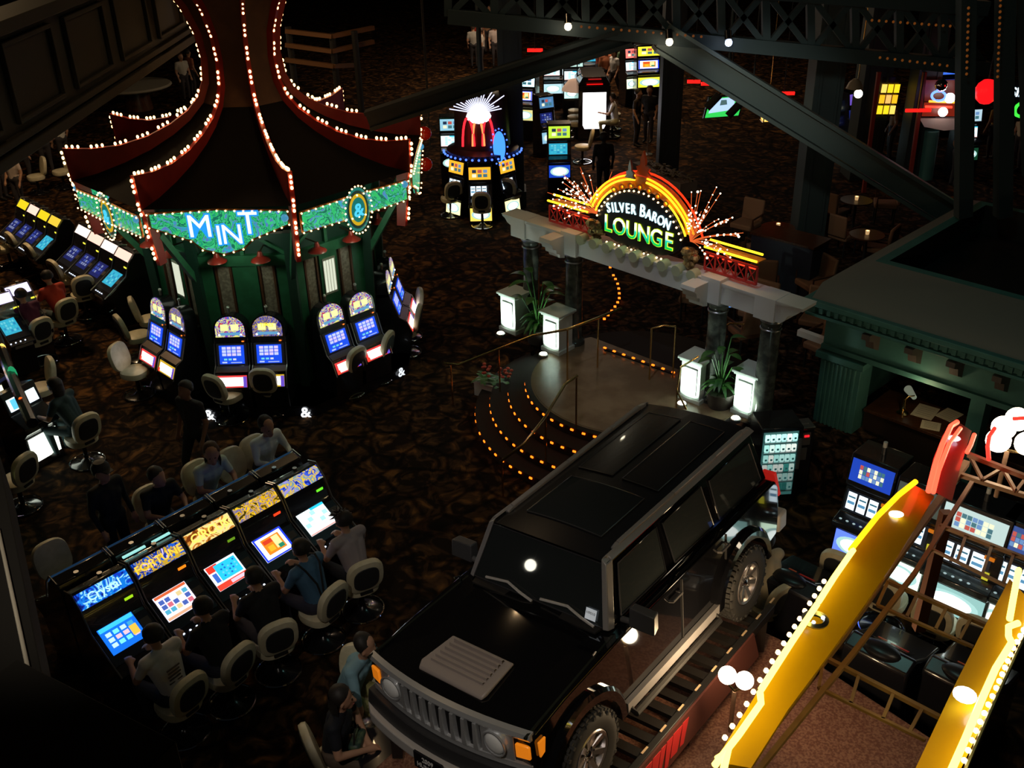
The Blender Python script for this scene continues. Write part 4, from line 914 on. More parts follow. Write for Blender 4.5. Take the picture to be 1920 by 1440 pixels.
# front face
CHRL = mat('trim_chrome', (.80, .82, .84), .22, .65, coat=1.)
def fr(y, z, d=0.): return V((fx(y)+d, y, z))
f = MB(); N = 18; ysn = [-.89+1.78*i/N for i in range(N+1)]
prof_ = [(-.02, 1.15), (.03, 1.14), (.045, 1.105), (.03, 1.075), (-.02, 1.07)]
f.loft([[fr(y, z-.035*(y/.89)**2, d) for d, z in prof_] for y in ysn], CHRL); f.build('hood_edge_bar', car)
f = MB(); GR = mat('grille_shadow', (.004, .004, .005), .4)
f.loft([[fr(y, 1.09, .0), fr(y, .76, .0), fr(y, .76, -.06), fr(y, 1.09, -.06)] for y in ysn], GR); gr = f.build('grille_panel', car)
for d0, z0, z1, nm in ((.02, .79, .74, 'lower_bar'), ):
    f = MB(); f.loft([[fr(y, z0, 0), fr(y, z0, .03), fr(y, z1, .035), fr(y, z1, 0)] for y in ysn], CHRL); f.build('grille_lower_bar', car)
for k in range(8):
    y = -.40+.80*k/7; f = MB(); f.loft([[fr(y-.020, 1.08, .0), fr(y+.020, 1.08, .0), fr(y+.016, 1.06, .035), fr(y-.016, 1.06, .035)], [fr(y-.024, .90, .0), fr(y+.024, .90, .0), fr(y+.018, .90, .045), fr(y-.018, .90, .045)], [fr(y-.03, .78, .0), fr(y+.03, .78, .0), fr(y+.024, .79, .04), fr(y-.024, .79, .04)]], CHRL); f.build('grille_bar', car)
AMB = mat('amber_lens', (.85, .32, .02), .2, coat=1., emit=(1, .25, .01), es=.55)
for s in (-1, 1):
    f = MB(); y = s*.58; f.lathe([(.001, -.06), (.06, -.05), (.105, .0), (.118, .02), (.118, .03), (.105, .03)], CHRL, 22, T=Matrix.Translation(fr(y, .93, .02)) @ Matrix.Rotation(PI/2, 4, 'Y') @ Matrix.Rotation(0, 4, 'Z')); 
    hb = [fr(s*.45, 1.07, .012), fr(s*.74, 1.06, .012), fr(s*.74, .80, .012), fr(s*.45, .80, .012)]; f.hexa(hb+[p+V((.012, 0, 0)) for p in hb], CHRL); f.build('headlight_bezel', car)
    f = MB(); f.ball(fr(y, .93, .035), .10, mat('headlight_lens', (.9, .92, .92), .15, 0, coat=1), 16, (.35, 1, 1)); f.build('headlight', car)
    f = MB(); q = [fr(s*.765, 1.0, .012), fr(s*.885, .99, .012), fr(s*.885, .86, .012), fr(s*.765, .86, .012)]; f.hexa(q+[p+V((.03, 0, 0)) for p in q], AMB); f.build('turn_signal', car, bevel=.008)
    f = MB(); q = [V((.60, s*.905, 1.0)), V((.51, s*.905, 1.0)), V((.53, s*.905, .86)), V((.59, s*.905, .84))]; f.hexa(q+[p+V((0, s*.02, 0)) for p in q], AMB); f.build('side_marker', car, bevel=.006)
    f = MB(); q = [(-3.74, s*.74, .98), (-3.74, s*.90, .98), (-3.70, s*.86, 1.26), (-3.70, s*.72, 1.26)]; f.hexa([V(p) for p in q]+[V(p)+V((.05, 0, 0)) for p in q], mat('tail_red', (.6, .02, .02), .2, coat=1, emit=(1, .03, .02), es=.3)); f.build('tail_light', car)
BMP = mat('bumper_silver', (.50, .48, .46), .5, .15)
f = MB(); f.loft([[fr(y, .73, .0), fr(y, .73, .09), fr(y, .60, .12), fr(y, .58, .0)] for y in [-.94+1.88*i/16 for i in range(17)]], mat('bumper_cover_dark', (.03, .03, .032), .35)); f.build('bumper_cover', car, bevel=.008)
f = MB(); f.loft([[fr(y, .60, .02), fr(y, .60, .17-.05*(abs(y) > .85)), fr(y, .50, .18-.05*(abs(y) > .85)), fr(y, .42, .10), fr(y, .42, -.1), fr(y, .60, -.1)] for y in [-.94+1.88*i/16 for i in range(17)]], BMP); f.build('front_bumper', car, bevel=.01)
f = MB(); T = TM(fr(0, .60, .185), (0, 1, 0), (0, 0, 1)); T = TM(V((.765+.19, 0, .55)), (0, 1, 0), (-.05, 0, 1)); f.hexa([(-.16, -.08, -.01), (.16, -.08, -.01), (.16, .08, -.01), (-.16, .08, -.01), (-.16, -.08, .01), (.16, -.08, .01), (.16, .08, .01), (-.16, .08, .01)], mat('plate_black', (.01, .01, .014), .3), T)
pl_ = f.build('number_plate', car)
f = MB(); f.text('2009', .065, WHITE, T @ Matrix.Translation((0, .012, .012)), .002, .01); f.text('HUMMER', .062, WHITE, T @ Matrix.Translation((0, -.055, .012)), .002, .01); f.build('lettering', pl_)
f = MB(); f.box((-3.78, 0, .62), (.2, 1.84, .22), BMP); f.build('rear_bumper', car, bevel=.03)
f = MB(); T = TM(V((-.69+.0, .62, 1.27)), (.02, 1, 0), (-.53, 0, .85)); f = MB(T=Matrix.Translation((.0, 0, 0)) @ TM(V((-.632, .60, 1.305)), (0, 1, 0), (-.212, 0, .50))); f.hexa([(-.055, -.05, .02), (.055, -.05, .02), (.055, .05, .02), (-.055, .05, .02), (-.055, -.05, .024), (.055, -.05, .024), (.055, .05, .024), (-.055, .05, .024)], mat('sticker_white', (.72, .75, .78), .5, emit=(.8, .9, 1), es=.25)); f.text('H9010', .034, mat('ink', (0, 0, 0)), Matrix.Translation((0, 0, .026)), .0005, .004); f.build('window_sticker', car)
for y0, y1, lift in ((-.62, -.02, .0), (.02, .66, .0)):
    f = MB(); a = V((-.60, y1 if y0 < 0 else y1-.0, 1.235)); f.tube([(-.565, y1, 1.235), (-.57, y1-.14, 1.275), (-.60, y1-.30, 1.31), (-.59, y0+.04, 1.275)], .014, mat('wiper_grey', (.6, .58, .56), .3, .3), 6); f.build('wiper', car)
f = MB(); f.hexa([(-.60, -.72, 1.205), (-.60, .72, 1.205), (-.52, .70, 1.20), (-.52, -.70, 1.20), (-.61, -.72, 1.225), (-.61, .72, 1.225), (-.52, .70, 1.218), (-.52, -.70, 1.218)], BLKM); f.build('cowl', car)
f = MB(); f.tube([(-.30, .84, 1.17), (-.30, .86, 1.24), (-.24, .87, 1.245)], .008, STEEL, 5); f.tube([(-.5, -.82, 1.17), (-.5, -.84, 1.24), (-.44, -.85, 1.25)], .012, CHROME, 5); f.build('hood_latch', car)
f = MB(); 
for yy in (-.885, .885): bar(f, V((.70, yy*.985, 1.10)), V((-.60, yy*.93, 1.185)), .022, .016, mat('edge_gloss', (.02, .025, .02), .12, .3, coat=1))
f.build('hood_side_seam', car)
# wheels
wh = None
def wheel_parts(cx, s, z=.40, name='wheel', T0=None):
    T = T0 or (Matrix.Translation((cx, s*.86, z)) @ Matrix.Rotation(-s*PI/2, 4, 'X'))     # lathe axis points outward
    f = MB(T=T); pr = [(.24, -.12), (.30, -.135), (.36, -.13), (.385, -.11), (.398, -.06), (.40, 0), (.398, .06), (.385, .11), (.36, .13), (.30, .135), (.24, .12), (.235, .0)]
    f.lathe(pr+[pr[0]], RUB, 44)
    for k in range(44):
        a = 2*PI*k/44; Tk = T @ Matrix.Rotation(a, 4, 'Z')
        for j, zz in enumerate((-.09, -.03, .03, .09)):
            Tq = Tk @ Matrix.Rotation(PI/44*(j % 2), 4, 'Z'); g = MB(T=Tq); g.box((.402, 0, zz), (.022, .036, .046), RUB); f.v += g.v; o = len(f.v)-8; f.f += [[i+o for i in q] for q in g.f]; f.m += [0]*6
        if k % 2 == 0: g = MB(T=Tk); g.box((.375, 0, .122), (.035, .03, .022), RUB); f.v += g.v; o = len(f.v)-8; f.f += [[i+o for i in q] for q in g.f]; f.m += [0]*6
    wt = f.build(name, car)
    f = MB(T=T); al = mat('wheel_alloy', (.46, .44, .45), .28, .85)
    f.lathe([(.238, .11), (.225, .125), (.20, .118), (.19, .06), (.10, .05), (.05, .07), (.001, .075)], al, 30)
    for k in range(7):
        a = 2*PI*k/7; c, s_ = math.cos(a), math.sin(a); n = V((-s_, c, 0))
        f.hexa([V((c*.05, s_*.05, .05))-n*.03, V((c*.05, s_*.05, .05))+n*.03, V((c*.215, s_*.215, .09))+n*.042, V((c*.215, s_*.215, .09))-n*.042, V((c*.05, s_*.05, .085))-n*.022, V((c*.05, s_*.05, .085))+n*.022, V((c*.215, s_*.215, .118))+n*.028, V((c*.215, s_*.215, .118))-n*.028], al)
        f.ball((c*.15, s_*.15, .10), .012, CHROME, 6) if False else None
    for k in range(6): f.ball((.065*math.cos(k*PI/3), .065*math.sin(k*PI/3), .09), .012, CHROME, 6)
    f.ball((0, 0, .085), .035, CHROME, 10, (1, 1, .6))
    f.build('rim', wt)
for cx in (0, RX):
    for s in (-1, 1): wheel_parts(cx, s)
wheel_parts(0, 0, name='spare_wheel', T0=Matrix.Translation((-3.86, -.05, .98)) @ Matrix.Rotation(-PI/2, 4, 'Y'))
# ============================================================ DISPLAY RACK AND BASE UNDER THE CAR
def cw(x, y, z): return CM @ V((x, y, z))
def cg(x, y, z): q = CM @ V((x, y, 0)); return V((q.x, q.y, z))
rk = thing('display_rack', 'dark slatted metal rack carrying the black vehicle', 'rack', cg(-1.4, 0, .9)); RKM = mat('rack_black', (.012, .010, .009), .45)
for y0, y1 in ((.62, 1.10), (-1.10, -.62)):
    for y in (y0, y1): f = MB(); bar(f, cw(.45, y, -.065), cw(-3.15, y, -.065), .07, .12, RKM); f.build('rail', rk, world=True, bevel=.006)
    for k in range(17): x = .40-.20*k; f = MB(); bar(f, cw(x, y0, -.05), cw(x, y1, -.05), .10, .05, RKM); f.build('slat', rk, world=True)
for k in range(12): f = MB(); bar(f, cw(.38-.32*k, 1.085, .002), cw(.28-.32*k, 1.085, .002), .02, .004, mat('rack_holes', (.6, .42, .25), .6)); f.build('rail_hole', rk, world=True)  # holes of the outer rail drawn as tan strips
for x in (.4, -1.4, -3.0):
    for y in (-1.06, 1.06): q = cw(x, y, -.12); f = MB(); bar(f, V((q.x, q.y, .78)), q, .1, .1, RKM); f.build('foot', rk, world=True)
f = MB(); SB = mat('side_board_dark', (.10, .03, .022), .5)
bq = [(1.25, 1.15, -.34), (-2.68, 1.15, -.34), (-2.68, 1.19, -.34), (1.25, 1.19, -.34), (1.25, 1.13, -.02), (-2.62, 1.13, -.02), (-2.62, 1.16, -.02), (1.25, 1.16, -.02)]
f.hexa([cw(*p) for p in bq], SB)
sb = f.build('side_board', rk, world=True)
f = MB(); RG = mat('red_graphic', (.60, .03, .03), .5); rd = random.Random(5)
x = 1.15
for k in range(17):     # slanted red strokes of the illegible script
    w_ = rd.uniform(.05, .12); zb_ = -.31+rd.uniform(0, .05); q = [(x, zb_), (x-w_, zb_-.01), (x-w_-.14, -.07), (x-.10, -.06)]
    f.loft([[cw(a, 1.192-(z+.34)*.094+.004*e_, z) for a, z in q] for e_ in (0, 1)], RG); x -= w_+.05
h = f.build('red_script', None); h.parent = sb; h['kind'] = 'stuff'
for v_ in h.data.vertices: v_.co = rk.matrix_basis.inverted() @ v_.co
bs = thing('stone_plinth', 'speckled stone plinth under the vehicle rack, bright beside the globe lamps', 'plinth', cg(-1.4, 0, 0))
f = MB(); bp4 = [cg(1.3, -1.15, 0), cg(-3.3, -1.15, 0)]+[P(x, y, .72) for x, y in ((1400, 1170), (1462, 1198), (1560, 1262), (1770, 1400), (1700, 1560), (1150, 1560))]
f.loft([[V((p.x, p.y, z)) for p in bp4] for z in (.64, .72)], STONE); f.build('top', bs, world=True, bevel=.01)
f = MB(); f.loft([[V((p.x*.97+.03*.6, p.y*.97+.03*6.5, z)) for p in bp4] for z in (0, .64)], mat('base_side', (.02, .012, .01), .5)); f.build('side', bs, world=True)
# unseen lamp added at the left to give the windshield its highlight
c_ = CM @ V((-.72, -.12, 1.50)); n_ = (h3*.50+u3*.212).normalized(); v_ = (V((0, 0, CAMH))-c_).normalized(); r_ = 2*n_.dot(v_)*n_-v_
pl = thing('pendant_lamp', 'unseen lamp added out at the left for the windshield highlight', 'lamp', c_+r_*6.0)
MB().ball((0, 0, 0), .09, E(255, 250, 230, 14), 14).build('bulb', pl); f = MB(); f.cyl((0, 0, .09), (0, 0, 3.5), .012, BLKM, 6); f.build('cord', pl)
# ============================================================ YELLOW NEON ARM SIGN
ZY = 3.95
YEL = mat('yellow_enamel', (.80, .46, .01), .28, coat=.4)
ys = thing('neon_arrow_sign', 'long yellow sheet metal sign arm with neon and bulbs, left of the pair', 'sign', P(1500, 1200, ZY))
ys2 = thing('neon_arrow_sign', 'yellow sheet metal sign arm with neon and bulbs at the bottom right corner', 'sign', P(1800, 1300, ZY))
def strip(par, L, Rr, zl, zr, th_=.03):
    f = MB(); top = [(P(*a, zl), P(*b, zr)) for a, b in zip(L, Rr)]
    f.loft([[a, b, b-V((0, 0, th_)), a-V((0, 0, th_))] for a, b in top], YEL); return f.build('sheet', par, world=True)
Lp = [(1712, 908), (1660, 945), (1600, 1020), (1540, 1110), (1480, 1205), (1425, 1290), (1340, 1428)]
Rp = [(1752, 930), (1725, 975), (1672, 1060), (1610, 1150), (1545, 1240), (1478, 1330), (1408, 1440)]
strip(ys, Lp, Rp, ZY, ZY-.12)
YN = E(255, 225, 90, 5); YN2 = E(255, 190, 20, 2)
def neon(par, pts, z, r=.021, m=None): MB().tube([P(x+5, y+3, z) for x, y in pts], r, m or YN, 8).build('neon_tube', par, world=True)
neon(ys, [(1712, 900), (1680, 925), (1640, 965), (1590, 1028)], ZY+.08, .022, YN2)
neon(ys, [(1595, 1028), (1560, 1078), (1530, 1125)], ZY+.08)
neon(ys, [(1527, 1130), (1480, 1200), (1440, 1262), (1422, 1290)], ZY+.08)
neon(ys, [(1420, 1295), (1422, 1315), (1380, 1375), (1335, 1432)], ZY+.08)
neon(ys, [(1340, 1420), (1362, 1400), (1352, 1438)], ZY+.1)
f = MB(); YB = E(255, 215, 150, 5)
b0 = MB().ball((0, 0, 0), .018, YB, 6).build('bulb', ys); n = 0
def bulbline(par, pts, z, step):
    global n
    L = [P(x, y, z) for x, y in pts]
    for p, q in zip(L[:-1], L[1:]):
        c = max(1, int((q-p).length/step))
        for j in range(c):
            o = b0 if n == 0 else b0.copy()
            if n: C.objects.link(o)
            n += 1; o.parent = par; o.location = p.lerp(q, j/c)-V(par.location)
bulbline(ys, [(1545, 1090), (1480, 1190), (1425, 1275), (1400, 1320), (1345, 1405)], ZY+.02, .085)
f = MB(); p = P(1528, 1165, ZY+.02); f.lathe([(.05, 0), (.085, .005), (.09, .02), (.06, .03), (.05, .015)], STEEL, 16, T=Matrix.Translation(p)); 
for a in (0, 1, 2): f.ball(p+V((.05*math.cos(a*2.1), .05*math.sin(a*2.1), .03)), .015, E(230, 240, 250, 2), 6)
f.build('lamp_ring', ys, world=True)
f = MB(); f.ball(P(1680, 964, ZY-.03), .055, E(255, 250, 240, 3), 14, (1.1, .8, .25)); f.build('round_lamp', ys, world=True)
Lq = [(1893, 1085), (1838, 1190), (1790, 1285), (1712, 1450)]; Rq = [(1935, 1130), (1905, 1210), (1860, 1320), (1795, 1455)]
strip(ys2, Lq, Rq, ZY-.12, ZY)
neon(ys2, [(1905, 1065), (1893, 1130), (1888, 1158)], ZY+.08); neon(ys2, [(1905, 1165), (1886, 1172), (1886, 1190), (1893, 1203)], ZY+.08); neon(ys2, [(1891, 1203), (1862, 1250), (1835, 1310), (1806, 1380), (1775, 1450)], ZY+.08)
bulbline(ys2, [(1925, 1170), (1900, 1215), (1868, 1290), (1830, 1370), (1800, 1445)], ZY+.02, .07)
f = MB(); f.ball(P(1809, 1303, ZY+.02), .07, E(245, 250, 255, 4), 14, (1, 1, .4)); f.build('round_lamp', ys2, world=True)
f = MB(); f.tube([P(1931, 1175, ZY+.03), P(1905, 1228, ZY+.03), P(1872, 1300, ZY+.03), P(1805, 1455, ZY+.03)], .012, STEEL, 6); f.build('edge_trim', ys2, world=True)
lamp('yellow_sign_glow', 'POINT', P(1470, 1260, ZY+.35), 5, (1, .72, .15), .2)
lamp('yellow_sign_glow', 'POINT', P(1810, 1330, ZY+.35), 3.5, (1, .72, .15), .2)
# red neon arcs
rs = thing('red_neon_sign', 'curved red neon channel above the yellow sign arm', 'sign', P(1770, 850, ZY))
f = MB(); la = [(1795, 790), (1768, 815), (1750, 860), (1738, 915)]; ra = [(1822, 808), (1812, 840), (1800, 880), (1785, 940)]
f.loft([[P(*a, ZY), P(*b, ZY-.05), P(*b, ZY-.1), P(*a, ZY-.05)] for a, b in zip(la, ra)], mat('red_channel', (.22, .01, .01), .35, coat=.5)); f.build('channel', rs, world=True)
RN = E(255, 60, 40, 5)
neon(rs, [(1790, 788), (1778, 796), (1762, 830), (1748, 870), (1736, 918)], ZY+.06, .022, RN); neon(rs, [(1796, 800), (1775, 828), (1755, 880), (1745, 920)], ZY+.06, .018, RN); neon(rs, [(1822, 812), (1815, 832), (1808, 845)], ZY+.04, .018, RN)
neon(rs, [(1860, 800), (1850, 815), (1847, 835), (1849, 858)], ZY+.06, .018, E(255, 40, 30, 3)); neon(rs, [(1895, 782), (1925, 780)], ZY+.06, .018, E(255, 40, 30, 3))
f = MB(); f.ball(P(1789, 822, ZY), .05, E(220, 225, 255, 2.5), 12, (1.1, .9, .3)); f.build('round_lamp', rs, world=True)
# tan sign truss
tr = thing('sign_truss', 'tan welded truss frame between the yellow sign arms', 'truss', P(1700, 1150, ZY-.5)); ZT = ZY-.45
def mem(pts, w_=.05, z=ZT, m=OAK):
    f = MB()
    for a, b in zip(pts[:-1], pts[1:]):
        za = a[2] if len(a) > 2 else z; zb = b[2] if len(b) > 2 else z
        bar(f, P(a[0], a[1], za), P(b[0], b[1], zb), w_, w_, m)
    return f.build('chord', tr, world=True)
mem([(1812, 868), (1690, 1035), (1580, 1190), (1375, 1455)], .055); mem([(1822, 905), (1715, 1075), (1600, 1225), (1405, 1465)], .035)
for rows_ in (((1762, 985), (1925, 1048), (1747, 1030), (1905, 1108)), ((1665, 1090), (1848, 1172), (1645, 1135), (1825, 1213)), ((1545, 1232), (1762, 1345), (1535, 1290), (1735, 1388))):
    (a, b, c, d) = rows_; mem([a, b], .03); mem([c, d], .022)
    for u in (0, .3, .6, .85): mem([(a[0]+(b[0]-a[0])*u, a[1]+(b[1]-a[1])*u), (c[0]+(d[0]-c[0])*u, c[1]+(d[1]-c[1])*u)], .022)
mem([(1775, 960, ZT), (1722, 1180, ZT-1.2)], .09, m=mat('brown_post', (.16, .07, .045), .5))
mem([(1815, 852), (1925, 895)], .04, ZT+.3); mem([(1800, 890), (1925, 930)], .04, ZT)
for a, b in (((1820, 858), (1842, 900)), ((1842, 900), (1880, 878)), ((1880, 878), (1905, 922)), ((1905, 922), (1925, 895))): mem([a, b], .026, ZT+.15)
# globe lamps
def globes(label, pts, r, en):
    c = sum((P(*p) for p in pts), V())/len(pts); t = thing('globe_lamp', label, 'lamp', c)
    f = MB()
    for p in pts: f.ball(P(*p), r, E(255, 235, 205, 9), 18)
    f.build('globe', t, world=True)
    f = MB(); f.tube([P(*pts[0])-V((0, 0, r)), c-V((0, 0, r+.08)), P(*pts[-1])-V((0, 0, r))], .014, BRASS, 6); f.cyl(c-V((0, 0, r+.08)), c-V((0, 0, r+.6)), .022, OAK, 8); f.build('arm', t, world=True)
    lamp('globe_light', 'POINT', c+V((0, 0, .22)), en, (1, .70, .38), .12)
globes('cluster of bright round globe lamps above the truss at the right edge', [(1882, 802, 3.7), (1908, 786, 3.75), (1872, 826, 3.65), (1926, 832, 3.6)], .11, 22)
globes('pair of bright white globe lamps beside the yellow sign over the stone base', [(1364, 1266, 1.75), (1396, 1276, 1.75)], .085, 75)
# ============================================================ FOREGROUND BANK OF FIVE (and the row behind it)
q0, q1 = P(195, 1105, 1.365), P(564, 902, 1.365); FD = (q1-q0).normalized(); FN = V((FD.y, -FD.x, 0)); FS = (q1-q0).length/4; FRZ = math.atan2(FN.x, -FN.y)
def fpos(i, back=0.): return V((q0.x, q0.y, 0))+FD*(FS*i)-FN*(-.055+back)
lab = ['slot machine with blue Crystal sign and blue game screen, nearest end of the front bank', 'slot machine with gold-framed FORTUNE sign and pale reel screen, second from the near end', 'slot machine with brown and gold CIRCUS sign in the middle of the front bank', 'slot machine with golden sign and orange game screen, second from the far end', 'slot machine with blue-yellow sign and pale screen, far end of the front bank']
for i, (mk, sk, nb) in enumerate((('crystal', 'blue', 0), ('fortune', 'reels', 4), ('circus', 'bonus', 6), ('gold', 'orange', 0), ('jungle', 'pale', 4))):
    m_slant(lab[i], fpos(i), FRZ, MATCH[mk], sk, 'front bank of five slot machines', FS-.015, nb, [(150, 200, 20), (255, 130, 20), (90, 130, 20), (255, 60, 20), (100, 220, 40)][i], seed=i+2, txt=i not in (3, 4))
for i in range(5):
    m_slant('rear row slot machine backing onto the %s machine of the front bank' % ['nearest', 'second', 'middle', 'fourth', 'farthest'][i], fpos(i, .76), FRZ+PI, E(30, 60, 90, .5), 'dark', 'rear row of slot machines', FS-.015, 0, (40, 60, 20), False, seed=i)
for k, (a, b) in enumerate((((230, 1046), (272, 1024)), ((285, 1017), (318, 999)))):
    o = MB(); bar(o, P(*a, 1.42), P(*b, 1.42), .03, .02, E(150, 225, 220, 1.1)); o = o.build('light_tube'); tag(o, ('left', 'right')[k]+' pale light tube behind the second machine of the front bank', 'light tube', 'light tubes on the rear row')
CF = math.atan2(-(-FN).x, (-FN).y)        # chair facing the machines
gs = 'cream chairs along the front bank'
fch = [((317, 1345), 'cream-rimmed chair holding the player in the white T-shirt'), ((392, 1264), 'cream-rimmed chair second from the near end of the front bank'), ((487, 1204), 'cream-rimmed chair turned aside at the middle of the front bank'), ((582, 1152), 'cream-rimmed chair behind the player in blue with dark straps'), ((652, 1098), 'cream-rimmed chair behind the player with spiky dark hair')]
hds = [(285, 1192), (378, 1140), (472, 1085), (562, 1030), (640, 978)]; fcp = []
for (p, l), dz, hp_ in zip(fch, (.1, .15, -.3, .12, -.35), hds):     # the stools stand under their players
    q = P(*hp_, 1.31)-Matrix.Rotation(CF+.1, 3, 'Z') @ V((0, .19, 0)); q.z = 0; fcp.append(q); chair(0, 0, CF+dz, l, gs, p=q)
rear = [((505, 905), 'cream chair of the player in the white blouse behind the rear row'), ((462, 930), 'empty cream chair between the two pale blouses behind the rear row'), ((400, 955), 'cream chair of the long-haired player behind the rear row'), ((312, 1005), 'cream chair of the dark-clad player behind the rear row'), ((132, 1115), 'empty cream chair at the near end of the rear row')]
rcp = []
for p, l in rear:
    q = P(*p, .3); q.z = 0; rcp.append(V((q.x, q.y, 0))); chair(0, 0, CF+PI, l, 'cream chairs along the rear row', p=q)
# chairs round the pavilion
gp = 'cream chairs around the green pavilion'
def face_to(q, tgt=MC0): d = V(tgt)-q; return math.atan2(-d.x, d.y)
for p, dz, l in (((436, 786), -.35, 'cream chair in front of the left machine under the MINT sign'), ((512, 772), -.15, 'cream chair in front of the machine lettered TIMES'), ((655, 738), .25, 'cream chair before the nearer machine right of the front pair'), ((708, 712), .25, 'cream chair before the farther machine right of the front pair'),
                 ((263, 741), -.9, 'cream chair with open back nearest the left corner of the pavilion'), ((268, 672), .6, 'cream chair beside the pavilion, nearer of the pair facing left'), ((292, 640), .6, 'cream chair beside the pavilion, farther of the pair facing left'), ((763, 662), .0, 'cream chair on the right side of the pavilion, nearer'), ((766, 632), .0, 'cream chair on the right side of the pavilion, farther')):
    q = P(*p, 0); chair(0, 0, face_to(q)+dz, l, gp, p=q)
# ============================================================ LEFT BANKS
def bank(a, b, n, z, rz, marqs, scrs, labels, group, **kw):
    pa, pb = P(*a, z), P(*b, z); d = (pb-pa)/(n-1); fn = V((math.sin(rz), -math.cos(rz), 0))
    for i in range(n): m_slant(labels[i], V((pa.x, pa.y, 0))+d*i+fn*.055, rz, marqs[i], scrs[i], group, d.length-.01, 4, (230, 220, 60), False, seed=i, **kw)
YG = E(225, 200, 30, 1.3); RW = E(250, 200, 180, 1.5); PK = E(250, 225, 210, 1.6)
bank((43, 384), (102, 415), 4, 1.36, R(-46), [YG, RW, YG, E(235, 200, 60, 1.2)], ['dark', 'dark', 'dark', 'teal'], ['slot machine with yellow sign, farthest left of the back left bank', 'slot machine with red and white sign in the back left bank', 'slot machine with yellow-green sign, third in the back left bank', 'slot machine with orange and blue sign, right end of the back left bank'], 'back left bank of slot machines')
bank((155, 434), (231, 478), 4, 1.36, R(-46), [PK, RW, PK, RW], ['dark', 'dark', 'dark', 'teal'], ['slot machine with pale pink sign, left end of the bank beside the pavilion', 'slot machine with cream sign, second in the bank beside the pavilion', 'slot machine with cream sign, third in the bank beside the pavilion', 'slot machine with cream sign touching the left side of the pavilion'], 'bank of slot machines beside the pavilion')
bank((34, 543), (0, 562), 2, 1.36, R(44), [E(215, 205, 250, 1.8), E(215, 205, 250, 1.6)], ['teal', 'teal'], ['slot machine with bright lilac sign and teal screen at the left edge', 'slot machine with teal screen cut by the left edge of the view'], 'left edge slot machines')
gl = 'dim chairs at the left banks'
for p, rz, l in (((82, 678), .9, 'dim chair beneath the player in purple at the left'), ((128, 640), .9, 'dim chair of the player in the red top at the left'), ((165, 592), .6, 'empty dim chair with oval seat left of the pavilion'), ((95, 528), -.8, 'dim chair before the bank beside the pavilion, nearest its left end'), ((60, 505), -.8, 'dim chair before the back left bank, right one'), ((22, 500), -.8, 'dim chair before the back left bank, left one'), ((140, 560), -.7, 'dim chair before the middle of the bank beside the pavilion'),
                 ((85, 775), 2.2, 'bright cream chair standing alone at the left edge machines'), ((165, 868), .9, 'dark chair in the shade left of the front bank'), ((45, 952), 1.2, 'dark-rimmed chair in the lower left before the glowing yellow panel'), ((122, 352), 2.4, 'small far chair left of the red roof corner'), ((75, 362), 2.2, 'small far chair behind the back left bank')):
    q = P(*p, 0); chair(0, 0, rz, l, gl, p=q)
# left edge tall machines
m_upright('tall machine with white and green lit column at the left edge', P(-22, 830, 0), R(75), E(60, 170, 120, 1), 'orange', E(250, 250, 190, 2.6), 'tall machines at the left edge', h=2.0, seed=3)
m_upright('tall machine with glowing yellow panel at the left edge', P(-14, 975, 0), R(30), E(240, 200, 60, 1), 'reel3', E(250, 255, 160, 3), 'tall machines at the left edge', h=1.8, seed=4)
t = thing('lit_sign_column', 'leaning column of coloured lit medallions at the left edge', 'sign', P(30, 800, .9))
for (x, y, r, m) in ((6, 655, .09, E(255, 200, 90, 2)), (24, 702, .12, E(30, 140, 90, 1.2)), (22, 690, .05, E(230, 255, 245, 2.5)), (30, 722, .05, E(210, 255, 250, 2)), (41, 755, .08, E(250, 90, 20, 1.6)), (60, 785, .06, E(220, 240, 240, 2))):
    f = MB(); f.ball(P(x, y, 1.5), r, m, 12, (.6, .35, 1.2)); f.build('medallion', t, world=True)
f = MB(); f.tube([P(-4, 632, 1.5)-V((.08, -.1, 0)), P(30, 720, 1.5)-V((.08, -.1, 0)), P(66, 800, 1.5)-V((.08, -.1, 0))], .08, CAB, 8); f.build('column', t, world=True)
t = thing('belly_panel_machine', 'dark machine with a thin bright panel beside the woman at the left edge', 'slot machine', P(70, 860, 0), R(60))
f = MB(); f.prism([(.3, 0), (.3, 1.2), (.0, 1.3), (-.1, .95), (-.4, .8), (-.4, .7), (-.3, .6), (-.3, 0)], -.3, .3, CAB, 'x'); f.build('cabinet', t, bevel=.01)
f = MB(); face(f, LT(0, -.315, .35, 0), .5, .42, [], E(245, 255, 235, 2.6)); f.build('belly_glass', t)
f = MB(); face(f, LT(0, -.07, 1.1, 20), .5, .2, [(.1, .1, .5, .9, E(90, 190, 240, 1.4))], E(225, 245, 250, 1.6)); f.build('screen', t)
# ============================================================ RIGHT HAND UPRIGHT MACHINES
URZ = math.atan2((-E2).x, E2.y)
gr_ = 'upright reel machines under the yellow sign'
def up_at(px, py, h, **k):
    p = P(px, py, h-.2); n_ = -E2; return V((p.x, p.y, 0))-n_*.166
PB_ = E(30, 70, 190, 1); PG = E(200, 225, 220, 1)
m_upright('upright reel machine with blue pay table, left of the yellow sign arm', up_at(1634, 893, 1.75), URZ, PB_, 'reel3', E(90, 120, 255, 1.6), gr_, w_=.60, seed=3)
m_upright('upright reel machine half hidden between the yellow sign arm and the truss', up_at(1722, 938, 1.75), URZ, E(90, 100, 90, .6), 'reel3', E(225, 255, 225, 2), gr_, w_=.58, seed=5, candle=False)
m_upright('upright reel machine with wide pastel pay table behind the truss', up_at(1826, 985, 1.85), URZ, PG, 'reel3', E(140, 185, 180, 1.3), gr_, w_=.78, h=1.85, seed=9)
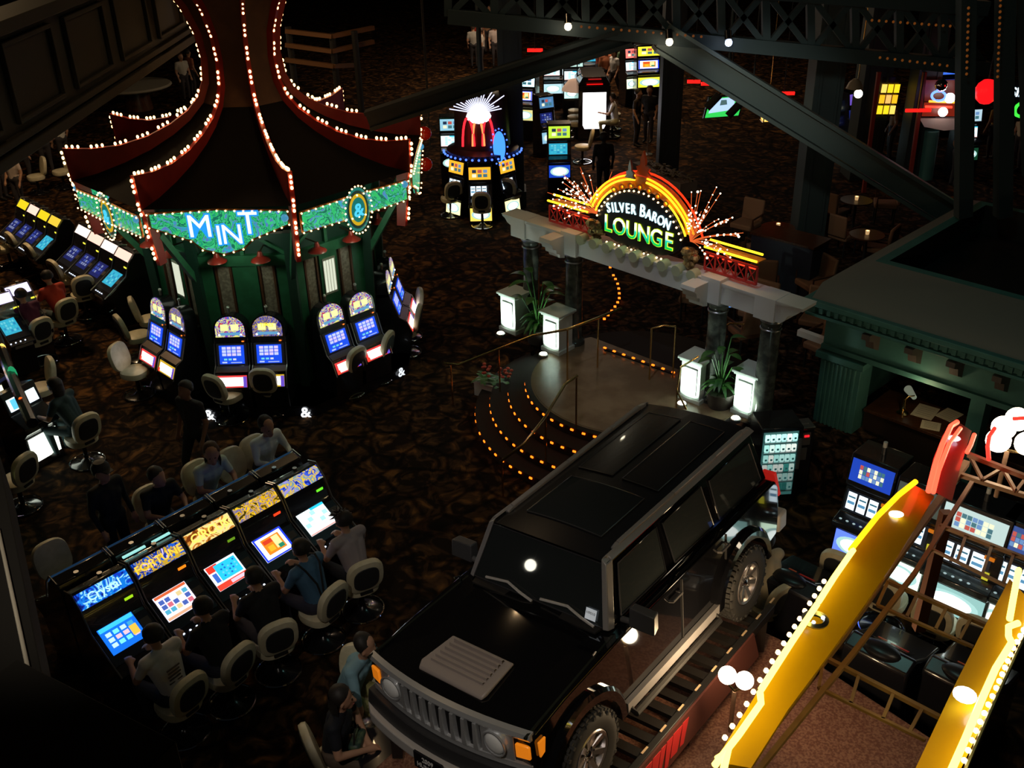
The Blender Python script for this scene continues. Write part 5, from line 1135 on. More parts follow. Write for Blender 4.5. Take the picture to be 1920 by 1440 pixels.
m_upright('upright reel machine with yellow and blue panels at the right edge', up_at(1924, 1020, 1.85), URZ, E(60, 90, 160, .8), 'reel3', E(225, 235, 230, 1.4), gr_, w_=.6, h=1.85, seed=12)
for (x, y, l) in ((1765, 1120, 'cream-rimmed chair before the wide pastel machine'), (1850, 1150, 'cream-rimmed chair below the right edge machine'), (1590, 1030, 'cream-rimmed chair before the blue pay table machine'), (1672, 1075, 'cream-rimmed chair behind the tan truss')):
    p = P(x, y, .85); chair(0, 0, A45+.1, l, 'chairs of the upright reel machines', p=V((p.x, p.y, 0)))
# dark low machines seen under the truss
for i, (x, y, l) in enumerate(((1672, 1215, 'low dark machine with glossy top under the truss, left'), (1822, 1262, 'low dark machine with red prints under the truss, right'), (1502, 1085, 'low dark machine with glossy top just left of the yellow sign arm'))):
    p = P(x, y, .8); t = thing('dark_game_cabinet', l, 'slot machine', (p.x, p.y, 0), A45+PI, 'dark cabinets under the yellow sign')
    f = MB(); f.prism([(.45, 0), (.45, .95), (.25, 1.02), (-.1, .8), (-.45, .72), (-.42, 0)], -.36, .36, CAB, 'x'); f.build('cabinet', t, bevel=.03)
    f = MB(); f.ball((0, .3, .99), .16, mat('dome_glass', (.01, .01, .012), .3), 18, (1.4, .8, .3)); f.build('dome', t)
    f = MB(); face(f, LT(0, .07, .915, 58), .5, .2, [(.1, .3, .5, .6, E(120, 20, 10, .6)), (.6, .2, .8, .4, E(140, 60, 30, .6))], CAB); f.build('panel', t)
# ============================================================ VENDING MACHINE AND BIN
t = thing('vending_machine', 'dark vending machine with rows of small lit packets beside the vehicle', 'vending machine', P(1452, 940, 0), R(4))
f = MB(); f.box((0, .25, .62), (.60, .5, 1.24), CAB); f.build('cabinet', t, bevel=.01)
f = MB(); f.hexa([(-.27, -.01, .12), (.23, -.01, .12), (.23, .0, .12), (-.27, .0, .12), (-.27, -.01, 1.18), (.23, -.01, 1.18), (.23, 0, 1.18), (-.27, 0, 1.18)], mat('vending_back', (.02, .05, .05), .4, emit=(.1, .35, .33), es=.25)); f.build('back_panel', t)
rd = random.Random(2)
for j, z in enumerate((1.10, .93, .76, .60, .44, .28)):
    f = MB(); f.box((-.02, -.03, z-.065), (.48, .06, .012), STEEL); sh = f.build('shelf', t); cols = [(190, 245, 235), (215, 245, 235), (170, 235, 225), (230, 240, 230), (60, 150, 140)]
    for i in range(6):
        c = rd.choice(cols[:4] if j < 3 else cols); s_ = (1.5, 1.1, .7, .5, .3, .2)[j]; f = MB(); f.box((-.215+.078*i, -.03, z), (.062, .03, .10), E(*c, s_)); f.box((-.215+.078*i, -.048, z-.01), (.03, .004, .03), E(40, 90, 90, .6)); f.build('packet', sh)
f = MB(); f.box((.265, -.01, .8), (.05, .02, .5), PLAST); f.build('coin_panel', t)
t = thing('ticket_kiosk', 'slim dark kiosk with a small red light right of the vending machine', 'kiosk', P(1494, 925, 0), R(8))
f = MB(); f.box((0, .1, .55), (.26, .24, 1.1), CAB); f.box((0, .1, 1.12), (.28, .26, .04), STEEL); f.box((0, .1, 1.15), (.14, .1, .03), STEEL); f.build('cabinet', t, bevel=.008)
f = MB(); f.box((.0, -.025, .95), (.16, .01, .2), PLAST); f.box((.0, -.025, .7), (.10, .01, .2), PLAST); f.build('panel', t)
f = MB(); f.box((.02, -.035, 1.0), (.07, .01, .03), E(255, 30, 40, 1.5)); f.build('indicator', t)
lamp('vending_glow', 'POINT', P(1452, 945, .8)+V((0, -.45, .2)), 1.2, (.6, 1, .95), .15)
# ============================================================ DARK COLUMNS, GIRDERS, TRUSSES
def column(px, py, w_, h, label, z=0., top=None):
    p = P(px, py, z); t = thing('square_column', label, 'column', p, 0); f = MB(); f.box((0, 0, h/2), (w_, w_, h), NIGHT)
    f.box((0, 0, .2), (w_+.1, w_+.1, .4), NIGHT); f.build('shaft', t, bevel=.01)
    f = MB()
    for sx in (-1, 1): f.box((sx*w_*.3, -w_/2-.01, h/2+.2), (.05, .03, h-.8), NIGHT)
    f.build('moulding', t); return t
column(962, 380, .60, 7.2, 'dark square column behind the left end of the lounge beam')
column(1249, 345, .55, 7.2, 'dark square column left of the green television')
column(1508, 476, .58, 6.4, 'dark teal square column standing inside the lounge', ZL)
column(1612, 330, .75, 7.0, 'dark square column right of the hanging lantern')
column(1702, 345, .62, 7.0, 'dark square column right of the yellow picture panels')
GRD = mat('girder_grey_green', (.075, .095, .095), .5); YP = 17.0
def girder(name, label, a, b, w_, h, m=GRD, ya=YP, yb=YP):
    t = thing(name, label, 'girder', PY(*a, ya)); f = MB(); A, B = PY(*a, ya), PY(*b, yb); bar(f, A, B, w_*.3, h*.8, m)
    d = (B-A).normalized(); up = V((0, 1, 0)).cross(d).normalized()
    f.build('web', t, world=True)
    for s in (-1, 1): g = MB(); bar(g, A+up*s*h/2, B+up*s*h/2, w_, .06, m); g.build('flange', t, world=True)
    return t
girder('diagonal_girder', 'long grey girder slanting down to the teal booth roof, lit along its face', (1240, 68), (1790, 408), .45, .42)
girder('diagonal_girder', 'dark girder slanting down from the truss toward the pavilion', (1180, 66), (690, 226), .26, .26, mat('girder_dark', (.012, .018, .019), .7))
def truss(label, a, b, c, d, n, ya, m=NIGHT, one=False):
    t = thing('lattice_truss', label, 'truss', PY(*a, ya)); A, B, C_, D = PY(*a, ya), PY(*b, ya), PY(*c, ya), PY(*d, ya)
    for p, q in ((A, B), (C_, D)): f = MB(); bar(f, p, q, .22, .22, m); f.build('chord', t, world=True)
    for i in range(n):
        p, q, r, s = A.lerp(B, i/n), A.lerp(B, (i+1)/n), C_.lerp(D, i/n), C_.lerp(D, (i+1)/n)
        f = MB(); bar(f, *((p, s) if i % 2 else (q, r)), .09, .09, m); bar(f, p, r, .12, .12, m)
        if not one: bar(f, *((q, r) if i % 2 else (p, s)), .09, .09, m); f.build('lattice', t, world=True)
    return t
t1 = truss('dark lattice truss crossing the top of the view', (840, 30), (1850, 128), (840, -60), (1850, 15), 12, YP)
t2 = truss('dark lattice tower at the right with small dim bulbs', (1812, -20), (1806, 405), (1885, -20), (1880, 405), 5, 15.5, one=True)
t3 = truss('dark lattice tower at the far right corner of the view', (1925, -20), (1935, 330), (1975, -20), (1985, 330), 4, 15.5, one=True)
DB = E(255, 140, 50, .12)
for t, a, b, y, n in ((t2, (1816, 15), (1812, 150), 15.2, 12), (t2, (1876, 0), (1870, 155), 15.2, 14), (t1, (1635, 38), (1795, 50), 16.7, 12), (t1, (1650, 108), (1790, 125), 16.7, 10), (t1, (1090, 50), (1330, 70), 16.7, 16)):
    for i in range(n): MB().ball(PY(a[0]+(b[0]-a[0])*i/n, a[1]+(b[1]-a[1])*i/n, y), .022, DB, 6).build('bulb', t, world=True)
for (x, y, l, en, tg) in ((1065, 46, 'bright spotlight on the truss, leftmost of three', 8, (1000, 60)), (1255, 75, 'warm spotlight where the two diagonal girders meet', 8, (1300, 110)), (1366, 76, 'small bluish spotlight on the truss, rightmost of three', 4, (1380, 120))):
    p = PY(x, y, YP-.35); t = thing('spotlight', l, 'spotlight', p, 0, 'spotlights on the truss')
    f = MB(); f.cyl((0, .1, .12), (0, 0, 0), .06, BLK, 12); f.build('housing', t); f = MB(); f.ball((0, -.02, -.03), .06, E(255, 240, 200, 6) if x < 1300 else E(200, 220, 255, 5), 10); f.build('lens', t)
    lamp('truss_spot_light', 'POINT', p+V((0, -.12, -.12)), en*.35, (1, .9, .65) if x < 1300 else (.7, .8, 1), .05)
lamp('girder_light', 'SPOT', PY(1330, 40, 13.5), 280, (.9, .95, .8), .08, PY(1440, 195, 16.9), 40, 1)
# ============================================================ FAR GAMING FLOOR
def far(px, py, rz, label, top, scr, belly, h=1.8, w_=.7, sc=1., seed=1, kind='up'):
    return m_upright(label, P(px, py, 0), rz, top, scr, belly, 'far slot machines beyond the lounge', w_=w_, h=h, seed=seed, candle=False, sc=sc, parts=False)
ORY = E(245, 170, 40, 1.4)
far(903, 412, 0, 'far reel machine facing the viewer in the trio under the red neon topper', ORY, 'reel3', E(250, 210, 90, 1.4), 1.45, .6)
far(868, 400, -.75, 'far reel machine angled left in the trio under the red neon topper', ORY, 'reel3', E(250, 240, 160, 2), 1.45, .55)
far(945, 398, .75, 'far reel machine angled right in the trio under the red neon topper', ORY, 'reel3', E(250, 240, 160, 2), 1.45, .55)
far(850, 345, 0, 'far machine with two stacked pale blue screens left of the red neon topper', E(150, 205, 225, 1.1), 'pale', CAB, 1.9, .6)
far(1048, 362, .0, 'far machine with rounded green-yellow top and small teal screen', E(190, 230, 60, 1.2), 'teal', E(30, 80, 220, .8), 1.9, .62)
far(1036, 200, 0, 'far narrow machine with white and blue lights left of the aisle', E(215, 240, 250, 1.6), 'pale', E(200, 240, 250, 1), 1.9)
far(1074, 215, 0, 'far machine with white pay table beside the hooded lamp', E(190, 225, 215, 1.2), 'pale', E(190, 240, 230, 1.6), 2.0)
far(1103, 165, 0, 'far narrow machine with teal and red lights at the head of the aisle', E(170, 225, 215, 1.2), 'teal', E(160, 30, 40, .8), 1.8)
far(1180, 196, .3, 'far machine with red and white lights at the right side of the aisle', E(240, 120, 110, 1.4), 'pale', E(240, 245, 190, 2), 2.0, .6)
far(1212, 205, .1, 'far wide machine with yellow and violet sign and lit wheel', E(235, 215, 50, 1.6), 'orange', E(240, 235, 60, 1.4), 2.2, .9)
far(988, 258, -.3, 'far machine with bright cyan-white top and orange screen', E(190, 245, 255, 2.6), 'orange', E(240, 230, 150, 1), 2.0, .7)
far(1021, 290, .4, 'far machine seen edge-on with slanting blue side lights', E(90, 150, 200, .8), 'dark', E(150, 200, 230, 1), 1.8, .5)
far(1585, 285, .5, 'far machine with violet lights left of the dark lounge column', E(120, 90, 210, .8), 'dark', E(110, 200, 230, 1.2), 1.8, .6)
far(1543, 282, .4, 'far machine with cyan glow behind the long girder', E(60, 90, 140, .5), 'dark', E(110, 230, 240, 1.6), 1.5, .6)
far(1795, 330, .1, 'far machine with two pale screens under the red sign', E(190, 220, 235, 1), 'pale', E(30, 90, 60, .5), 1.9, .6)
far(1758, 250, .1, 'far machine with blue neon topper behind the red sign', E(60, 110, 230, 1.2), 'dark', CAB, 2.2, .6)
t = thing('lit_display_cabinet', 'brilliant white lit cabinet end standing in the aisle', 'display cabinet', P(1113, 262, 0))
f = MB(); f.box((0, .8, .85), (1.0, 1.8, 1.7), CAB); f.prism([(-.5, 1.7), (.5, 1.7), (.36, 1.95), (-.36, 1.95)], 0, 1.5, CAB, 'y'); f.build('cabinet', t, bevel=.01)
f = MB(); f.add([(-.36, -.115, .5), (-.3, -.115, .38), (.3, -.115, .38), (.36, -.115, .5), (.36, -.115, 1.5), (-.36, -.115, 1.5)], [tuple(range(6))], E(255, 250, 255, 5)); f.box((0, -.06, .95), (.8, .1, 1.2), CAB); f.build('light_panel', t)
f = MB(); f.box((0, -.11, 1.75), (.5, .02, .03), E(255, 20, 20, 1)); f.box((0, -.11, 1.9), (.4, .02, .03), E(200, 20, 20, .7)); f.build('red_lettering_strip', t)
t = thing('neon_topper', 'round topper with red neon arches, white starburst and blue oval over three machines', 'sign', PY(903, 226, 25.0))
f = MB(); f.lathe([(.001, -.80), (.90, -.80), (.90, -.66), (.7, -.58), (.65, .6), (.001, .7)], mat('topper_dark', (.03, .01, .012), .4), 24); f.build('drum', t)
RN2 = E(255, 30, 40, 3)
for k, x in enumerate((-.32, -.08, .16)): f = MB(); f.tube([V((x-.14*math.cos(a)*1., -.72, -.50+.75*math.sin(a))) for a in [R(5+17*j) for j in range(11)]], .03, RN2 if k != 1 else E(255, 110, 60, 3), 6); f.build('neon_tube', t)
f = MB(); f.ball((-.05, -.72, .28), .2, E(255, 235, 250, 4), 12, (1.5, .3, .9)); rd = random.Random(9)
for k in range(22):
    a = R(10+160*k/21); L = rd.uniform(.35, .8); f.tube([(-.05, -.72, .35), (-.05+L*math.cos(a), -.72, .35+L*math.sin(a))], .012, E(210, 215, 255, 2), 4)
f.build('starburst', t)
f = MB(); f.add([(.42+.15*math.cos(a), -.78, -.45+.38*math.sin(a)) for a in [2*PI*j/20 for j in range(20)]], [tuple(range(20))], E(60, 130, 255, 2)); f.build('blue_oval', t)
f = MB()
for k in range(20): a = R(180+180*k/19); f.ball((.97*math.cos(a), 0+.97*math.sin(a), -.72), .03, E(70, 110, 255, 2.4), 6)
for k in range(16): a = R(120+150*k/15) ; f.ball((.42+.2*math.cos(2*PI*k/16), -.80, -.45+.44*math.sin(2*PI*k/16)), .022, E(70, 110, 255, 2.4), 6)
f.build('blue_bulbs', t)['kind'] = 'stuff'
f = MB(); f.cyl((0, .3, 3.0), (0, .3, .6), .06, NIGHT, 8); f.build('hanger', t)
t = thing('hooded_lamp', 'pale hooded lamp shade beside the far chairs', 'lamp', PY(1082, 168, 33)); f = MB(); f.lathe([(.05, .35), (.28, .3), (.45, .1), (.5, 0), (.46, 0), (.02, .3)], mat('peach_shade', (.6, .4, .3), .6, emit=(1, .6, .4), es=.35), 18); f.cyl((0, 0, .3), (0, 0, 4), .02, NIGHT, 6); f.build('shade', t)
t = thing('television', 'tilted television with green and white picture hanging in the lounge', 'television', PY(1357, 199, 22)); A, B, Cc, D = [PY(x, y, 22) for x, y in ((1318, 222), (1386, 217), (1397, 177), (1329, 182))]
f = MB(); o = V((0, .08, 0)); f.loft([[A+o, B+o, Cc+o, D+o], [A-o*.3, B-o*.3, Cc-o*.3, D-o*.3]], CAB); f.build('housing', t, world=True)
f = MB(); o = V((0, -.04, 0)); f.quad(A.lerp(Cc, .04)+o, B.lerp(D, .04)+o, Cc.lerp(A, .04)+o, D.lerp(B, .04)+o, E(50, 205, 85, 1.2))
def tv(u, v): return (A.lerp(B, u)).lerp(D.lerp(Cc, u), v)+o*1.4
f.quad(tv(.1, .25), tv(.78, .35), tv(.72, .95), tv(.12, .9), E(175, 205, 245, 1.3)); o = o*1.3; f.quad(tv(.35, .6), tv(.55, .62), tv(.5, .85), tv(.35, .85), E(80, 110, 110, 1)); f.build('screen', t, world=True)
f = MB(); f.cyl(D.lerp(Cc, .5), D.lerp(Cc, .5)+V((0, 0, 2.5)), .03, NIGHT, 6); f.build('hanger', t, world=True)
for x, y, l in ((1338, 190, 'dark spotlight can in front of the television, left'), (1378, 205, 'dark spotlight can in front of the television, right')):
    p = PY(x, y, 19); t = thing('spotlight_can', l, 'spotlight', p, 0, 'dark spotlight cans'); f = MB(); f.cyl((-.12, 0, -.12), (.1, 0, .12), .075, BLKM, 12); f.build('housing', t); f = MB(); f.tube([(.1, 0, .12), (.3, 0, .5), (.3, 0, 3)], .015, BLKM, 6); f.build('bracket', t)
t = thing('lantern', 'warm glowing square lantern hanging before the girder', 'lantern', PY(1440, 214, 20)); f = MB(); f.box((0, 0, 0), (.2, .2, .22), E(255, 205, 110, 1.8)); f.build('shade', t); f = MB()
for sx in (-1, 1):
    for sy in (-1, 1): f.box((sx*.1, sy*.1, 0), (.02, .02, .25), BRASS)
f.box((0, 0, .13), (.24, .24, .02), BRASS); f.box((0, 0, -.13), (.24, .24, .02), BRASS); f.cyl((0, 0, .13), (0, 0, 3), .01, BRASS, 6); f.build('frame', t)
t = thing('pendant_lamp', 'bright white bulb with glass shade hanging beside the dark column', 'lamp', PY(1606, 172, 24)); f = MB(); f.ball((.05, 0, -.05), .10, E(255, 245, 225, 6), 12); f.build('bulb', t); f = MB(); f.lathe([(.05, .3), (.14, .22), (.2, .08), (.18, .08), (.04, .25)], mat('pale_shade', (.5, .42, .32), .4), 14, T=Matrix.Translation((-.06, 0, 0))); f.cyl((0, 0, .3), (0, 0, 4), .015, BRASS, 6); f.build('shade', t)
for i, (x, y, w_, l) in enumerate(((1470, 173, .5, 'red neon bar between the girder and the far column'), (1301, 151, .3, 'short red neon bar left of the television'), (1337, 155, .55, 'red neon bar above the television'), (1361, 158, .2, 'small red neon bar above the right of the television'), (1003, 92, .35, 'red lit sign fragment near the top of the aisle'), (1722, 205, .6, 'red neon line on the frame of the far red sign'))):
    o = MB(); p = PY(x, y, 24); bar(o, p-V((w_/2, 0, .02)), p+V((w_/2, 0, -.03)), .05, .07, E(255, 25, 20, 2)); o.cyl(p, V((p.x, p.y+.05, 11.1)), .012, BLKM, 6); tag(o.build('neon_bar', loc=None), l, 'neon light', 'far red neon bars')
t = thing('picture_panel', 'nine yellow lit picture panels in a leaning grid between two far columns', 'sign', PY(1663, 190, 27)); f = MB(); f.add([PY(1643, 215, 27.06), PY(1677, 218, 27.06), PY(1690, 145, 27.06), PY(1655, 145, 27.06)], [(0, 1, 2, 3)], CAB); f.build('frame', t, world=True)
for i in range(3):
    for j in range(3):
        x = 1648+i*12+(2-j)*4.2; y = 205-(2-j)*20; f = MB(); f.add([PY(x-5, y+9, 27), PY(x+5, y+9, 27), PY(x+8, y-7, 27), PY(x-2, y-7, 27)], [(0, 1, 2, 3)], E(250, 200-30*(j == 1), 30+60*(i == j), 1.5)); f.build('panel', t, world=True)
for x, l in ((1645, 'red edge post left of the yellow picture panels'), (1731, 'reddish edge post left of the far red sign')):
    o = MB(); q_ = PY(x-6, 225, 26); bar(o, PY(x+3, 135, 26), V((q_.x, q_.y, 0)), .09, .09, mat('red_post', (.30, .04, .025), .5)); tag(o.build('post'), l, 'post', 'red edge posts')
t = thing('red_portal_sign', 'far red and white sign on a pale beam seen between dark columns', 'sign', PY(1772, 200, 26))
f = MB(); f.add([PY(1724, 222, 26), PY(1803, 222, 26), PY(1803, 242, 26), PY(1770, 245, 26), PY(1733, 238, 26)], [tuple(range(5))], WHITE); f.loft([[PY(1724, 222, 26), PY(1803, 222, 26)], [PY(1724, 219, 27), PY(1803, 219, 27)]], WHITE, closed=False, cap=False); f.build('beam', t, world=True)
f = MB(); f.add([PY(1735, 150, 26.2), PY(1803, 150, 26.2), PY(1803, 190, 26.2), PY(1733, 190, 26.2)], [(0, 1, 2, 3)], E(90, 15, 15, .7)); f.add([PY(1733, 192, 26), PY(1803, 192, 26), PY(1803, 218, 26), PY(1728, 218, 26)], [(0, 1, 2, 3)], E(150, 40, 20, .6)); f.build('board', t, world=True)
for p, q, m in (((1742, 190), (1798, 192), E(255, 140, 30, 3)), ((1735, 200), (1785, 201), E(255, 50, 30, 3)), ((1803, 150), (1803, 190), E(255, 190, 170, 3))): MB().tube([PY(*p, 25.9), PY(*q, 25.9)], .03, m, 6).build('neon_tube', t, world=True)
for x, y, r, m in ((1781, 184, .13, E(255, 250, 250, 6)), (1768, 210, .12, E(255, 225, 210, 4)), (1801, 172, .08, E(255, 235, 225, 4)), (1765, 160, .16, mat('chrome', (0, 0, 0)))): MB().ball(PY(x, y, 25.8), r, m, 12).build('globe', t, world=True)
f = MB(); f.tube([PY(1760+13*math.cos(a), 180+9*math.sin(a), 25.8) for a in [2*PI*j/20 for j in range(21)]], .03, E(90, 130, 255, 3), 6); f.build('neon_ring', t, world=True)
f = MB(); f.cyl(PY(1748, 245, 26.1), PY(1735, 335, 26.1), .18, TEALP, 14); f.build('column', t, world=True)
t = thing('red_sphere_lamp', 'round red lit ball seen through the lattice tower', 'lamp', PY(1850, 172, 25)); f = MB(); f.ball((0, 0, 0), .28, E(235, 20, 25, 1.3), 14, (1, 1, 1.1)); f.build('ball', t); f = MB(); f.cyl((0, 0, .3), (0, 0, 3), .02, NIGHT, 6); f.build('hanger', t)
t = thing('far_lounge_sign', 'far green and white lit letters cut by the right edge of the view', 'sign', PY(1908, 190, 25)); f = MB(); f.box((0, .05, 0), (.9, .08, 1.0), CAB); f.build('board', t)
T = TM(V((0, 0, -.38)), (1, 0, -.1), (0, 0, 1)); MB().text('LO', .55, E(60, 220, 60, 1.6), T, .01, .02).build('lettering', t); MB().text('SIL', .3, E(215, 240, 250, 1.8), TM(V((-.05, 0, .12)), (1, 0, -.1), (0, 0, 1)), .01, .02).build('lettering', t)
# ============================================================ LOUNGE FURNITURE
def table(px, py, label, z=ZL, r=.34, parts=True):
    t = thing('round_table', label, 'table', P(px, py, z), 0, 'round lounge tables'); f = MB(); f.lathe([(.001, .72), (r, .72), (r, .75), (.001, .75)], WOOD, 22); f.build('tabletop', t)
    f = MB(); f.lathe([(.001, 0), (.2, 0), (.2, .02), (.03, .05), (.03, .72), (.001, .72)], BLKM, 14); f.build('pedestal', t); return t
def candle(tb, label):
    t = thing('candle_glass', label, 'candle', V(tb.location)+V((0, 0, .75)), 0, 'table candles'); f = MB(); f.lathe([(.001, 0), (.035, 0), (.045, .08), (.04, .08), (.03, .01)], mat('candle_glass', (.5, .4, .3), .1, emit=(1, .6, .25), es=.5), 10); f.build('glass', t); f = MB(); f.ball((0, 0, .05), .026, E(255, 215, 140, 4), 8, (1, 1, 1.4)); f.build('flame', t)
tb = table(1452, 490, 'round table with a lit candle in front of the dark lounge column'); candle(tb, 'lit candle on the table before the dark lounge column')
tb = table(1616, 505, 'round table with red and white glints near the booth roof'); candle(tb, 'lit candle on the table near the booth roof')
tb = table(1597, 436, 'far round table with candle behind the one near the booth roof'); candle(tb, 'lit candle on the farthest lounge table')
table(1375, 612, 'round table with a small blue screen seen behind the third column')
o = MB(); p = P(1372, 577, ZL+.76); o.box(p+V((0, 0, .07)), (.14, .03, .14), CAB); o.box(p+V((0, -.02, .07)), (.11, .01, .10), E(90, 150, 235, 1.2)); tag(o.build('small_screen', loc=None), 'small glowing blue screen on the table behind the third column', 'screen')
LCH = mat('lounge_chair_fabric', (.22, .11, .06), .8)
lc0 = None
def lchair(px, py, rz, label, z=ZL):
    global lc0
    p = P(px, py, z)
    if lc0 is None:
        t = thing('lounge_chair', label, 'chair', p, rz, 'lounge chairs'); f = MB(); f.box((0, 0, .42), (.5, .5, .12), LCH); f.build('seat', t, bevel=.03)
        f = MB(); f.loft([[V((-.25, -.22, .45)), V((.25, -.22, .45)), V((.25, -.30, .45)), V((-.25, -.30, .45))], [V((-.25, -.27, .92)), V((.25, -.27, .92)), V((.25, -.34, .92)), V((-.25, -.34, .92))]], LCH); f.build('backrest', t, bevel=.03)
        for sx in (-.2, .2):
            for sy in (-.2, .2): MB().cyl((sx, sy, 0), (sx, sy, .38), .02, BLKM, 8).build('leg', t)
        for sx in (-.27, .27): f = MB(); f.tube([(sx, .2, .38), (sx, .2, .62), (sx, -.25, .64)], .022, WOOD, 6); f.build('armrest', t)
        lc0 = t; return t
    return dup(lc0, p, rz, label, 'lounge chairs')
for x, y, rz, l in ((1300, 595, 1.2, 'dim lounge chair between the second and third columns'), (1415, 625, 2.4, 'dim lounge chair seen between the two right columns, nearer'), (1395, 660, .3, 'dim lounge chair low between the two right columns'), (1425, 585, 2.9, 'dim lounge chair just behind the fourth column top'), (1520, 570, 1.9, 'dim lounge chair with pale back right of the portal'), (1540, 690, 2.2, 'dim lounge chair beside the teal booth pilaster, nearer'), (1525, 640, 2.6, 'dim lounge chair beside the teal booth pilaster, farther'), (1425, 500, .5, 'dim lounge chair left of the candle table'), (1395, 455, 2.4, 'dim lounge chair behind the candle table on its left'), (1640, 500, .9, 'dim lounge chair right of the table near the booth roof'), (1575, 475, -.9, 'dim lounge chair left of the table near the booth roof'), (1560, 430, -.9, 'dim lounge chair left of the farthest candle table'), (1655, 415, 1.3, 'dim lounge chair right of the farthest candle table')):
    lchair(x, y, rz, l)
t = thing('planter_wall', 'low pale planter wall with dry plants behind the lounge sign', 'planter', P(1245, 345, ZL)); f = MB(); bar(f, P(1200, 330, ZL)+V((0, 0, .2)), P(1290, 372, ZL)+V((0, 0, .2)), .5, .4, mat('planter_stone', (.2, .15, .12), .7)); f.build('box', t, world=True)
f = MB(); rd = random.Random(6)
for k in range(50):
    p = P(1200, 330, ZL).lerp(P(1290, 372, ZL), rd.random())+V((rd.uniform(-.15, .15), 0, .4)); a = rd.random()*6.28; leaf(f, p, (math.cos(a), math.sin(a), 1.1), .4, .08, mat('dry_leaf', (.10, .08, .03), .7), .6)
f.build('foliage', t, world=True)
o = MB(); bar(o, P(1498, 622, 1.6), P(1548, 640, 1.6), .10, .10, WHITE); tag(o.build('white_rail'), 'short white rail just left of the teal booth', 'rail')
o = MB(); p = P(1470, 545, ZL); o.box(p+V((0, 0, .55)), (1.3, .6, 1.1), mat('navy_cabinet', (.02, .03, .06), .4), A45); o.box(p+V((0, 0, 1.12)), (1.36, .66, .04), WOOD, A45); tag(o.build('service_cabinet'), 'dark blue service cabinet right of the lounge sign', 'cabinet')
# rows of chairs in the far aisle, bar stool
for x, y, rz, l in ((1078, 235, 1.57, 'far cream chair left of the white lit cabinet, rear'), (1077, 247, 1.57, 'far cream chair left of the white lit cabinet, middle'), (1080, 259, 1.57, 'far cream chair left of the white lit cabinet, front'), (1150, 242, -1.57, 'far cream chair right of the white lit cabinet, rear'), (1148, 256, -1.57, 'far cream chair right of the white lit cabinet, front'), (1095, 205, 0, 'far cream chair under the hooded lamp'), (960, 398, -.4, 'far cream chair right of the machine trio'), (846, 405, .4, 'far cream chair left of the machine trio'), (905, 425, 0, 'far dark-backed chair in front of the machine trio'), (1092, 305, 1.5, 'dark chair standing alone in the far aisle')):
    q = P(x, y, 0); chair(0, 0, rz, l, 'far chairs', p=q)
t = thing('rope_post', 'thin pale post standing at the right of the far aisle', 'post', P(1214, 290, 0)); f = MB(); f.cyl((0, 0, 0), (0, 0, .95), .02, STEEL, 8); f.lathe([(.001, 0), (.15, 0), (.15, .02), (.001, .04)], STEEL, 12); f.ball((0, 0, .97), .035, STEEL, 8); f.build('post', t)
t = thing('gaming_table', 'pale gaming table with red edge seen behind the pavilion roof', 'gaming table', P(262, 205, 0)); f = MB(); f.lathe([(.001, .8), (1.25, .8), (1.3, .84), (1.25, .9), (.001, .9)], mat('pale_felt', (.35, .32, .25), .8), 26); f.build('top', t); f = MB(); f.lathe([(.001, 0), (.5, 0), (.4, .8), (.001, .8)], WOOD, 14); f.build('pedestal', t)

for x, y, l in ((793, 198, 'dim red glass ball lamp right of the pavilion roof, top of three'), (796, 250, 'dim red glass ball lamp right of the pavilion roof, middle of three'), (798, 308, 'dim red glass ball lamp right of the pavilion roof, lowest of three')):
    t = thing('ball_lamp', l, 'lamp', PY(x, y, 19), 0, 'red ball lamps'); MB().ball((0, 0, 0), .13, mat('red_glass', (.3, .01, .005), .15, emit=(.5, .01, .0), es=.10), 16).build('globe', t); f = MB(); f.tube([(-.0, 0, .13), (.1, .1, .3), (.1, .1, 6)], .012, BLKM, 6); f.build('hanger', t)

t = thing('tiered_railing', 'dim brown tiered railing high up right of the pavilion tower', 'railing', PY(615, 80, 26)); BR_ = mat('railing_brown', (.20, .09, .035), .5)
for a, b, c in (((535, 58), (622, 68), (700, 52)), ((535, 84), (622, 96), (700, 78)), ((535, 112), (625, 124), (665, 122))):
    f = MB(); bar(f, PY(*a, 26), PY(*b, 26), .12, .10, BR_); bar(f, PY(*b, 26), PY(*c, 26.8), .12, .10, BR_); f.build('rail', t, world=True)
for x, y in ((540, 50), (622, 62), (664, 58)): f = MB(); q_ = PY(x, y, 26.1); f.cyl(q_, V((q_.x, q_.y, 0)), .08, BLKM, 8); f.build('post', t, world=True)
lamp('railing_fill_light', 'POINT', PY(600, 20, 24), 26, (1, .6, .3), .2)  # added fill so the brown railing shows, no source there
